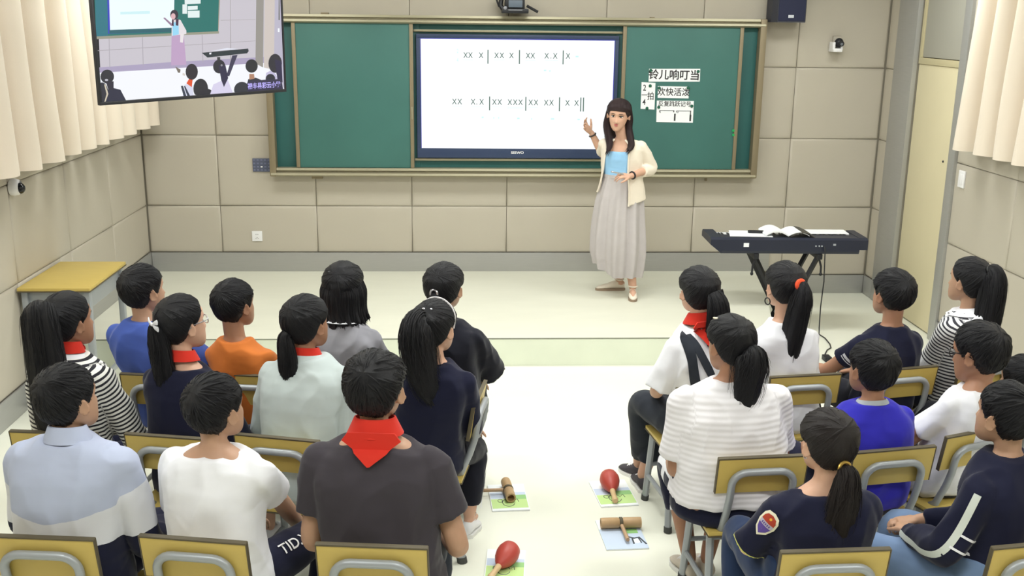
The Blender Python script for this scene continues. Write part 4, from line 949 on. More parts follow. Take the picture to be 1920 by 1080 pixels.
    def arm_coord(co):
        best = np.full(len(co),9.); al = np.zeros(len(co)); wh = np.zeros(len(co),int)
        for q,nm in enumerate('LR'):
            S,E,H,a = arms[nm]; base_ = 0
            for A1,B1 in ((S,E),(E,H)):
                A1_ = np.array(A1); d_ = np.array(B1)-A1_; L_ = np.linalg.norm(d_); tt_ = np.clip(((co-A1_)@d_)/L_**2,0,1); dist = np.linalg.norm(co-A1_-tt_[:,None]*d_,axis=1); u_ = dist<best; tt_ = np.where((tt_<=0)&(base_==0), np.clip(((co-A1_)@d_)/L_**2,-.5,0), tt_)
                best = np.where(u_,dist,best); al = np.where(u_,base_+tt_*L_,al); wh = np.where(u_,q+1,wh); base_ += L_
        zz = co[:,2]; hwz = np.interp(zz,[r[0] for r in R],[r[1] for r in R]); hdz = np.interp(zz,[r[0] for r in R],[r[2] for r in R]); sp = np.array([spine(z) for z in zz])
        inside = (np.abs(co[:,0]-sp[:,0])/(hwz+off+.006))**2.4+(np.abs(co[:,1]-sp[:,1])/(hdz+off+.006))**2.4 < 1
        seam = np.abs(co[:,0]-sx0) > (w_-.075)
        isarm = (best < .085*ar) & (~inside | (seam & (zz > zsh-.10)))
        return isarm, al, wh, best
    isarm, al, wh, best = arm_coord(co); put_attr(me, 'along', np.where(isarm, al+zsh*0+.31, co[:,2]))
    folds(me, t_.get('fold',.013), seed=seed)
    mats = t_['mats']; finish(me, mats)
    if 'field' in t_:
        fld = t_['field'](co, isarm, al, wh, zt, zs).astype(float); ed = np.empty(len(me.edges)*2, dtype=np.int32); me.edges.foreach_get('vertices', ed); ed = ed.reshape(-1,2); dg_ = np.bincount(ed.ravel(), minlength=len(co))
        for _ in range(t_.get('fsm',5)):
            ac = np.zeros(len(co)); np.add.at(ac, ed[:,0], fld[ed[:,1]]); np.add.at(ac, ed[:,1], fld[ed[:,0]]); fld = .4*fld+.6*ac/np.maximum(dg_,1)
        put_attr(me, 'field', fld)
    if 'region' in t_:
        fc = fcent(me); ia, fa, fw_, _ = arm_coord(fc); facemat(me, t_['region'](fc, ia, fa, fw_, zt, zs))
    top = link(t_['name'], me, root, label=t_.get('plabel')); bvh = BVHTree.FromPolygons([v.co for v in me.vertices],[tuple(p.vertices) for p in me.polygons])
    ctx = dict(root=root, bvh=bvh, zt=zt, zs=zs, HM=HM, arms=arms, spine=spine, W2L=W2L, top=top, k=k, HC=HC, w=w_, hs=hs, s=s)
    for nm in t_.get('cuffband',[]) and 'LR':
        e_, d_ = ends[nm]
        for (o1,wid,m_,n_) in t_['cuffband']:
            b = MB(); r_ = t_.get('sr',.056)*ar*t_.get('flare',1.02)*(1 if frac<=1 else t_.get('cuff',.62)/.9)+.004; b.tube([e_-d_*o1, e_-d_*(o1-wid)], r_, 20); b.build(n_, m_, root)
    # --- trousers
    p_ = s['legs']; b = MB(); lo = p_.get('to',.90)
    x0,y0 = spine(zs+.03); b.rings([[Vector((x0+math.cos(a)*(.80*g*w_+.004)*q, y0+.002+math.sin(a)*(.136*g)*q, z)) for a in np.linspace(0,2*PI,28,endpoint=False)] for z,q in ((zs-.003,.90),(zs+.03,1.0),(zs+.10,1.0),(zs+.15,p_.get('waist',.96)),(zs+.20,p_.get('waist',.90)))])
    for nm,(hip,K,A_,T) in legs.items():
        if lo <= .5: e_ = hip.lerp(K, lo*2); limb(b, [hip,hip.lerp(e_,.5)+Vector((0,0,.008)),e_], [.088*g,.085*g,.080*g], 16, 16, cap=False)
        else:
            e_ = K.lerp(A_, (lo-.5)*2); rr_ = p_.get('r',1.0); limb(b, [hip,hip.lerp(K,.5)+Vector((0,0,.012)),K,K.lerp(A_,.45)-Vector((0,.015,0)),e_], [.086*g*rr_,.080*g*rr_,.064*rr_,.062*rr_,p_.get('hem',.050)], 16, 26, cap=False)
    me = remesh(b, 'legs', .008, 5); folds(me, .006, seed=seed+3); finish(me, p_['mats'])
    if 'region' in p_: facemat(me, p_['region'](fcent(me), legs))
    pants = link(p_['name'], me, root); ctx['pants'] = pants; ctx['legs'] = legs
    for nm,(hip,K,A_,T) in legs.items(): shoe(root, 'shoe', A_, (T.x,T.y,0), s.get('shoe', (m_shoe_w, m_sole)))
    # --- hair
    h = s['hair']; b = MB(); sv = []; kind = h['kind']
    zl = {'boy':zlow_boy,'fringe':zlow_fringe,'pull':zlow_pull}[h.get('line','boy' if kind=='boy' else 'pull')]
    if 'lift_nape' in h:
        z0_ = zl; ln_ = h['lift_nape']; zl = lambda th: z0_(th)+ln_*np.clip((abs(th)-1.8)/.8,0,1)
    hair_cap(b, sv, HM, zl, th/hs, seed, pole_tilt=h.get('pole',.75), clumps=h.get('clumps', 1000 if kind=='boy' else 420), clen=h.get('clen', .05 if kind=='boy' else .07), lift=h.get('lift', .0038 if kind=='boy' else .0018), taper=h.get('taper', .22 if kind=='boy' else .08), wild=h.get('wild',1.0 if kind=='boy' else .5), top=h.get('top',1.0), side=h.get('side',1.0))
    if kind == 'bob':
        # straight hair falling from the crown to below the chin, as a sleeve around the back and sides
        for lay_ in (0,1):
            rg = []
            for z,sc in zip((.055,.02,-.03,-.08,-.12,-.155), (1.0,1.03,1.02,.98,1.0,1.08)):
                row = []
                for a in np.linspace(math.radians(62), math.radians(298), 40): 
                    x = math.sin(a)*(.088+.004*lay_)*sc; y = math.cos(a)*(.104)*sc-.006; row.append(HM @ Vector((x*(1+.02*math.sin(14*a)),y*(1+.02*math.sin(11*a)),z+(.010*math.sin(7*a)+.006*math.sin(13*a) if z<-.15 else 0)+(.02*math.sin(a/1.0) if z<-.1 else 0))))
                rg.append(row)
            if lay_ == 0: rg0 = rg
            else: b.rings([r1 + list(reversed([p.lerp(Vector(HC),.13) for p in r1])) for r1 in rg0]); sv.extend([(j*.2, i*.4, 0) for i in range(6) for j in range(80)])
        for q in range(26):
            a0 = math.radians(80+200*q/25); x = math.sin(a0); y = math.cos(a0); wv = .012*math.sin(q*2.3)
            tail(b, sv, [HM @ Vector((x*.070,y*.088-.004,.05)), HM @ Vector((x*(.088+wv*.2),y*.106-.006,-.01)), HM @ Vector((x*.088,y*.104-.006,-.09)), HM @ Vector((x*(.094+wv)+.012,y*(.106+wv)-.006,-.155+wv))], [.010,.017,.016,.009], seed+q, flat=.5, strands=5, tip=.03)
        tail(b, sv, [HM @ Vector((-.055,-.035,.085)),HM @ Vector((-.03,-.085,.066)),HM @ Vector((.0,-.108,.03)),HM @ Vector((.01,-.112,-.03))], [.016,.022,.026,.018], seed+90, flat=.4, strands=16, tip=.05)
    if 'tail' in h:
        t1 = h['tail']; pts = [HM @ Vector(p) if len(p)==3 else W2L @ Vector(p[:3]) for p in t1['pts']]
        if 'drop' in t1:
            q = pts[-1]
            for dx,dy,dz in t1['drop']: q = q+Vector((dx,dy,dz)); pts.append(q)
        tail(b, sv, pts, t1['rad'], seed+1, flat=t1.get('flat',.75), strands=t1.get('strands',130), tip=t1.get('tip',.10), spread=.6*t1.get('spread',1.0), up=HM.to_3x3() @ Vector((0,1,0)))
    for q in h.get('extra',[]):
        tail(b, sv, [HM @ Vector(p) for p in q['pts']], q['rad'], seed+2, flat=q.get('flat',.5), strands=24, tip=.06)
    me = b.mesh('hair', [s.get('hairm', m_hair)], smooth=True, angle=70); put_vec(me, 'strand', np.array(sv[:len(me.vertices)]))
    hair = link('hair', me, root); ctx['hair'] = hair
    for fn in s.get('extras',[]): fn(ctx)
    return root

# ---- small extras
def band(ctx, name, m, P, r, rz=None, n=12, flat=1.0, label=None):
    b = MB(); b.tube(P, r, n, flat=flat); return b.build(name, m, ctx['root'], label=label)
def ring_at(ctx, name, m, c, ax, R_, r, label=None):
    q = Vector(ax).to_track_quat('Z','Y').to_matrix(); b = MB(); b.tube([Vector(c)+q @ Vector((R_*math.cos(a),R_*math.sin(a),0)) for a in np.linspace(0,2*PI,20,endpoint=False)], r, 8, closed_path=True); return b.build(name, m, ctx['root'], label=label)
def tie(m, p, ax, R_=.019, r=.008, name='hair_tie', label=None):
    return lambda c: ring_at(c, name, m, c['HM'] @ Vector(p), c['HM'].to_3x3() @ Vector(ax), R_, r, label)
def collar_ring(name, m, dz, R0, R1, h, label=None, fy=.0):
    def f(c):
        z = c['zt']-dz*c['k']; x0,y0 = c['spine'](z); b = MB(); n = 28
        rg = [[Vector((x0+r_*math.cos(a), y0+fy+.004+r_*1.0*math.sin(a), z+hh+.012*math.sin(a)*-1)) for a in np.linspace(0,2*PI,n,endpoint=False)] for r_,hh in ((R1,-.0),(R0,h),(R0-.005,h+.001),(R1-.006,0))]
        b.rings(rg, cap=False); b.add([],[]); return b.build(name, m, c['root'], label=label)
    return f
def back_drape(name, m, pts, off=.006, nsub=8, label=None, thick=.003):
    """cloth patch laid on the back; pts = polygon corners (x, dz below crown) of a quad strip: rows of (xl, xr, dz)"""
    def f(c):
        zt = c['zt']; b = MB(); rows = []
        for i in range(len(pts)-1):
            for u in np.linspace(0,1,5,endpoint=(i==len(pts)-2)): rows.append([pts[i][q]*(1-u)+pts[i+1][q]*u for q in range(3)])
        G = []; x00 = c['spine'](zt-.33*c['k'])[0]
        for xl,xr,dz in rows:
            r1 = []
            for u in np.linspace(0,1,nsub+1):
                x = x00+xl+(xr-xl)*u; z = zt-dz*c['k']; hit = c['bvh'].ray_cast(Vector((x,-.8,z)), Vector((0,1,0))); y = hit[0].y if hit[0] is not None else c['spine'](z)[1]-.06
                r1.append(Vector((x, y-off, z)))
            G.append(r1)
        for q in range(1,len(G)):       # keep the cloth smooth
            for j in range(len(G[q])): G[q][j].y = .5*G[q][j].y+.5*min(G[q-1][j].y, G[q][j].y+.01)
        b.rings([g1+[p+Vector((0,thick,0)) for p in reversed(g1)] for g1 in G]); return b.build(name, m, c['root'], label=label, angle=60)
    return f
def hood(m, dz=.385, r=(.098,.034,.080), dx=0):
    def f(c):
        zt = c['zt']; z = zt-dz*c['k']; x0,y0 = c['spine'](z); x0 += dx; hit = c['bvh'].ray_cast(Vector((x0,-.8,z)), Vector((0,1,0))); y = hit[0].y if hit[0] is not None else y0-.1; b = MB(); n = 26
        rg = []
        for i in range(13):
            a = -PI/2+PI*i/12; q = max(.03, math.cos(a)); zz = z+r[2]*math.sin(a); yy = c['spine'](zz)[1]-y0
            rg.append([Vector((x0+r[0]*q*math.cos(t)*(1+.25*math.sin(a)), y+yy*.8+r[1]*q*math.sin(t)-.004+.010*math.sin(a), zz+.006*math.cos(3*t))) for t in np.linspace(0,2*PI,n,endpoint=False)])
        b.rings(rg); h_ = b.build('hood', m, c['root'], angle=80)
        collar_ring('hood_collar', m, .312, .062, .105, .030)(c); return h_
    return f
def scarf(tri=.0, dz=.285, R1=.066, R0=.054, h=.045, fy=0):
    def f(c):
        collar_ring('red_scarf', m_red_scarf, dz, R0*c['hs'], R1*c['hs'], h, fy=fy)(c)
        if tri: back_drape('scarf_triangle', m_red_scarf, [(-.074,.078,.250),(-.094,.098,.278),(-.05,.055,.278+.5*(tri-.278)),(-.004,.004,tri)], .027, thick=.006)(c)
        z = c['zt']-dz*c['k']; x0,y0 = c['spine'](z); b = MB()
        for sx in (-1,1): b.tube([Vector((x0,y0+.075,z)),Vector((x0+sx*.02,y0+.12,z-.06)),Vector((x0+sx*.03,y0+.125,z-.16))],[.012,.02,.022],8,flat=.3)
        b.ellipsoid((x0,y0+.08,z-.01),(.018,.014,.018)); b.build('scarf_knot', m_red_scarf, c['root'])
    return f
def glasses(m):
    def f(c):
        b = MB(); H = c['HM']
        for sx in (-1,1):
            b.tube([H @ Vector((sx*.032+.022*math.cos(a), .088+.006*abs(math.sin(a))*0-.004*abs(math.cos(a)), .004+.017*math.sin(a))) for a in np.linspace(0,2*PI,18,endpoint=False)], .0022, 6, closed_path=True)
            b.tube([H @ Vector(p) for p in ((sx*.054,.084,.010),(sx*.074,.055,.012),(sx*.0815,.0,.012),(sx*.082,-.022,.0))], .0024, 6)
        b.tube([H @ Vector(p) for p in ((-.011,.09,.008),(0,.094,.011),(.011,.09,.008))], .002, 6); b.build('glasses', m, c['root'])
    return f
def headband(m, r=.006, zoff=0.0, y=.02, tilt=.15, t_=.018):
    def f(c):
        H = c['HM']; n = 30; pts = []
        for a in np.linspace(-1.45,1.45,n):
            D = np.array([[math.sin(a), math.sin(tilt)*math.cos(a)*.6+.12, math.cos(a)]]); D = unit(D); p = D[0]*head_R(D)[0]; p = p*(1+ t_/.1) ; pts.append(H @ Vector(p))
        b = MB(); b.tube(pts, r, 8, flat=.6); b.build('headband', m, c['root'])
    return f
def clip(m, p, sz=(.012,.006,.01), rot=0, name='hair_clip', label=None):
    def f(c):
        b = MB(); b.ellipsoid(c['HM'] @ Vector(p), sz, 12, 8, mtx=(c['HM'].to_3x3() @ Matrix.Rotation(rot,3,'Y'))); b.build(name, m, c['root'], label=label)
    return f
def bow(m, p):
    def f(c):
        b = MB(); q = c['HM'] @ Vector(p); R3 = c['HM'].to_3x3()
        for sx in (-1,1):
            for sz in (.5,-.6): b.rings([[q+R3 @ Vector((sx*t*.03, -.006-.006*math.sin(PI*t)+.004*math.cos(a), sz*t*.026+.009*math.sin(a)*(.3+t))) for a in np.linspace(0,2*PI,10,endpoint=False)] for t in (0.02,.3,.6,.85,1.0)])
        b.ellipsoid(q+R3 @ Vector((0,-.01,0)),(.008,.008,.008)); b.build('bow', m, c['root'], label='white bow')
    return f
def earring(m, sx, R_=.006, r=.0015, dz=-.04):
    return lambda c: ring_at(c, 'earring', m, c['HM'] @ Vector((sx*.082,-.005,dz)), c['HM'].to_3x3() @ Vector((1,.3,0)), R_, r)
# ------------------------------------------------------------------ the pupils
K = cloth
c_navy = K('navy', (34,38,58)); c_black = K('black', (30,31,40)); c_char = K('charcoal', (62,58,64)); c_white = K('white', (230,231,237)); c_dknavy = K('dark_navy', (27,29,50))
c_blue = K('blue', (72,94,172)); c_orange = K('orange', (206,118,56)); c_grey = K('grey', (150,150,158)); c_royal = K('royal', (52,48,176)); c_jacket = K('jacket_grey', (192,203,204)); c_trackb = K('track_bluegrey', (176,184,208)); c_trackw = K('track_white', (212,214,222)); c_jeans = K('jeans', (108,130,164)); c_dkgrey = K('dark_grey', (46,50,58)); c_lgrey = K('light_grey', (170,176,180))
c_stripe = striped('stripes', (226,226,222), (44,44,50), .0185, .55); c_stripe2 = striped('thin_stripes', (222,222,224), (58,58,66), .0175, .55); c_rib = ribbed('ribbed_white', (228,226,231), .022)
m_silver = mat('silver', (200,200,205), .25, metal=.8); m_gold = mat('gold', (205,170,90), .3, metal=.8); m_orange_tie = cloth('scrunchie_orange', (226,84,52)); m_dk = mat('dark_frame', (24,24,26), .35); m_pink = mat('pale_clip', (226,216,190), .35)

def fld_jacket(co, ia, al, wh, zt, zs):
    x = np.abs(co[:,0]); d = zt-co[:,2]; d1 = .50-.22*x; d2 = np.full(len(d),.562); ft = np.where(d<d1, d-d1, np.where(d<d2, (d-d1)/(d2-d1), 1+d-d2))
    fa = np.where(al<.09, al-.09, np.where(al<.24, (al-.09)/.15, 1+al-.24)); return np.where(ia, fa, ft)
def fld_cuff(lo, hi): return lambda co, ia, al, wh, zt, zs: np.where(ia, al, 0)
def reg_sleeve(lo, hi, mi):
    return lambda fc, ia, al, wh, zt, zs: np.where(ia & (al > lo) & (al < hi), mi, 0)
def reg_navyboy(fc, ia, al, wh, zt, zs): i = np.zeros(len(fc),int); return i
def reg_yoke(fc, ia, al, wh, zt, zs): return np.zeros(len(fc),int)
def side_stripe(m, name, nm, off=.006, w=.022, t0=.05, t1=.98, mode='pants', sgn=1, dirv=(1,0,0)):
    """a stripe sewn along the outer side of a sleeve or trouser leg, laid on the garment's own surface"""
    def f(c):
        ob = c['pants'] if mode == 'pants' else c['top']; bv = BVHTree.FromPolygons([v.co for v in ob.data.vertices],[tuple(p.vertices) for p in ob.data.polygons])
        if mode == 'pants': h,k_,a,t = c['legs'][nm]; path = smooth_curve([h,k_,a], 40)
        else: S,E,H,_ = c['arms'][nm]; path = smooth_curve([S,E,H], 40)
        path = path[int(t0*39):int(t1*39)+1]; b = MB(); rg = []; d = Vector(dirv).normalized()
        for i,p in enumerate(path):
            T = (path[min(i+1,len(path)-1)]-path[max(i-1,0)]).normalized(); dd = (d-T*d.dot(T)).normalized(); bi = T.cross(dd); row = []
            for q in (-1,0,1):
                o_ = p+dd*.25+bi*q*w/2; hit = bv.ray_cast(o_, -dd)
                row.append((hit[0] if hit[0] is not None else p+dd*.05+bi*q*w/2)+dd*.0035)
            rg.append(row)
        for j in range(2):
            for i in range(1,len(rg)-1): rg[i] = [(rg[i-1][q]+rg[i][q]*2+rg[i+1][q])/4 for q in range(3)]
        b.rings(rg, cap=False, closed=False); return b.build(name, m, c['root'], angle=80)
    return f
def across_band(m, name, nm, al0, wid, w=.075, dirv=(0,-1,0)):
    def f(c):
        S,E,H,_ = c['arms'][nm]; ob = c['top']; bv = BVHTree.FromPolygons([v.co for v in ob.data.vertices],[tuple(p.vertices) for p in ob.data.polygons])
        L1_ = (E-S).length; A1,B1,o = (S,E,al0) if al0 < L1_ else (E,H,al0-L1_); T = (B1-A1).normalized(); d = Vector(dirv); dd = (d-T*d.dot(T)).normalized(); bi = T.cross(dd); b = MB(); rg = []
        for a in np.linspace(-1.15,1.15,16):
            v = dd*math.cos(a)+bi*math.sin(a); row = []
            for q in (0,1):
                p = A1+T*(o+wid*q); hit = bv.ray_cast(p+v*.25, -v); 
                if hit[0] is not None and (hit[0]-p).length < w*1.1: row.append(hit[0]+v*.003)
            if len(row) == 2: rg.append(row)
        if len(rg) < 3: return None
        b.rings(rg, cap=False, closed=False); return b.build(name, m, c['root'], angle=80)
    return f
def leg_text(body, m, nm, size, t0, dirv=(0,0,1), twist=0, side=0):
    def f(c):
        h,k_,a,t = c['legs'][nm]; ob = c['pants']; bv = BVHTree.FromPolygons([v.co for v in ob.data.vertices],[tuple(p.vertices) for p in ob.data.polygons])
        me = text_mesh(body, size, depth=0, align='LEFT', bold=.0006); T = (k_-h).normalized(); d = Vector(dirv); dd = (d-T*d.dot(T)).normalized(); bi = dd.cross(T)
        bm = bmesh.new(); bm.from_mesh(me); bmesh.ops.subdivide_edges(bm, edges=[e for e in bm.edges if e.calc_length()>.01], cuts=2); bm.to_mesh(me); bm.free()
        for v in me.vertices:
            p = h+T*(t0+v.co.x)+bi*(v.co.y+side); hit = bv.ray_cast(p+dd*.3, -dd); v.co = (hit[0] if hit[0] is not None else p+dd*.08)+dd*.003
        me.materials.append(m); link('leg_lettering', me, c['root'])
    return f
def strap(m, name, segs, w=.036):
    """shoulder straps: each path is (x, depth below crown) on the back"""
    def f(c):
        for path in segs:
            b = MB(); rg = []; zt = c['zt']; x00 = c['spine'](zt-.45)[0]; P = smooth_curve([(x,0,d) for x,d in path], 26)
            for i,p in enumerate(P):
                t_ = (P[min(i+1,25)]-P[max(i-1,0)]).normalized(); n_ = Vector((t_.z,0,-t_.x)); row = []
                for q in (-1,1):
                    x = x00+p.x+n_.x*q*w/2; z = zt-(p.z+n_.z*q*w/2); hit = c['bvh'].ray_cast(Vector((x,-.8,z)), Vector((0,1,0)))
                    row.append(Vector((x, (hit[0].y if hit[0] is not None else c['spine'](z)[1]-.03)-.014, z)))
                rg.append(row)
            for j in range(3):
                for i in range(1,25): rg[i] = [(rg[i-1][q]+rg[i][q]*2+rg[i+1][q])/4 for q in range(2)]
            b.rings([r+[p+Vector((0,.004,0)) for p in reversed(r)] for r in rg]); b.build(name, m, c['root'], angle=60)
    return f
def shield_patch(nm):
    def f(c):
        ob = c['top']; bv = BVHTree.FromPolygons([v.co for v in ob.data.vertices],[tuple(p.vertices) for p in ob.data.polygons]); S,E,H,_ = c['arms'][nm]
        Ti = (E-S).normalized(); d = (Vector((-1,-1.25,.35))); dd = (d-Ti*d.dot(Ti)).normalized(); bi = Ti.cross(dd); ctr = S.lerp(E,.30); up = -Ti; rt = up.cross(dd)*-1
        def P(x,y,o): p = ctr+rt*x+up*y; h = bv.ray_cast(p+dd*.3,-dd); return (h[0] if h[0] is not None else p+dd*.06)+dd*o
        out = [(0,.052),(.022,.046),(.031,.030),(.032,.0),(.022,-.03),(0,-.052),(-.022,-.03),(-.032,0),(-.031,.03),(-.022,.046)]
        m1 = mat('patch_cream',(226,222,200),.8); m2 = mat('patch_red',(168,60,40),.8); m3 = mat('patch_purple',(92,72,150),.8); m4 = mat('patch_grey',(186,180,196),.8); m5 = mat('patch_gold',(226,170,60),.8)
        b = MB()
        def fill(pts, o, mi):
            cx = sum(p[0] for p in pts)/len(pts); cy = sum(p[1] for p in pts)/len(pts); n = len(pts); rg = []
            for s_ in (.02,.35,.7,1.0):
                row = []
                for i in range(n):
                    for u in (0,.33,.67): x = pts[i][0]*(1-u)+pts[(i+1)%n][0]*u; y = pts[i][1]*(1-u)+pts[(i+1)%n][1]*u; row.append(P(cx+(x-cx)*s_, cy+(y-cy)*s_, o))
                rg.append(row)
            b.rings(rg, mi, cap=False)
        fill(out, .003, 0)
        i_ = [(x*.8,y*.82) for x,y in out]
        fill([(-.0245,.010),(-.0245,.024),(-.017,.037),(0,.042),(.017,.037),(.0245,.024),(.0245,.010)], .0042, 1)
        fill([(-.0252,.010),(.0252,.010),(.0245,-.006),(-.0245,-.006)], .0042, 3)
        fill([(-.024,-.006),(.024,-.006),(.017,-.024),(0,-.042),(-.017,-.024)], .0042, 2)
        fill([(.005*math.cos(a)-.002,.028+.005*math.sin(a)) for a in np.linspace(0,2*PI,8,endpoint=False)], .0052, 4)
        for x in (-.016,-.009,-.002,.005,.012): fill([(x,.006),(x+.004,.006),(x+.004,-.002),(x,-.002)], .0052, 2)
        b.build('shield_patch', [m1,m2,m3,m4,m5], c['root'], label='cream edged shield patch', angle=80)
    return f
tee = lambda name, m, **k: dict(name=name, mats=[m], sleeve='short', **k)
lng = lambda name, m, **k: dict(name=name, mats=[m], sleeve='long', **k)
pants = lambda m, **k: dict(name='trousers', mats=[m], **k)
white_shoes = (m_shoe_w, m_sole); dark_shoes = (m_shoe_d, m_sole)

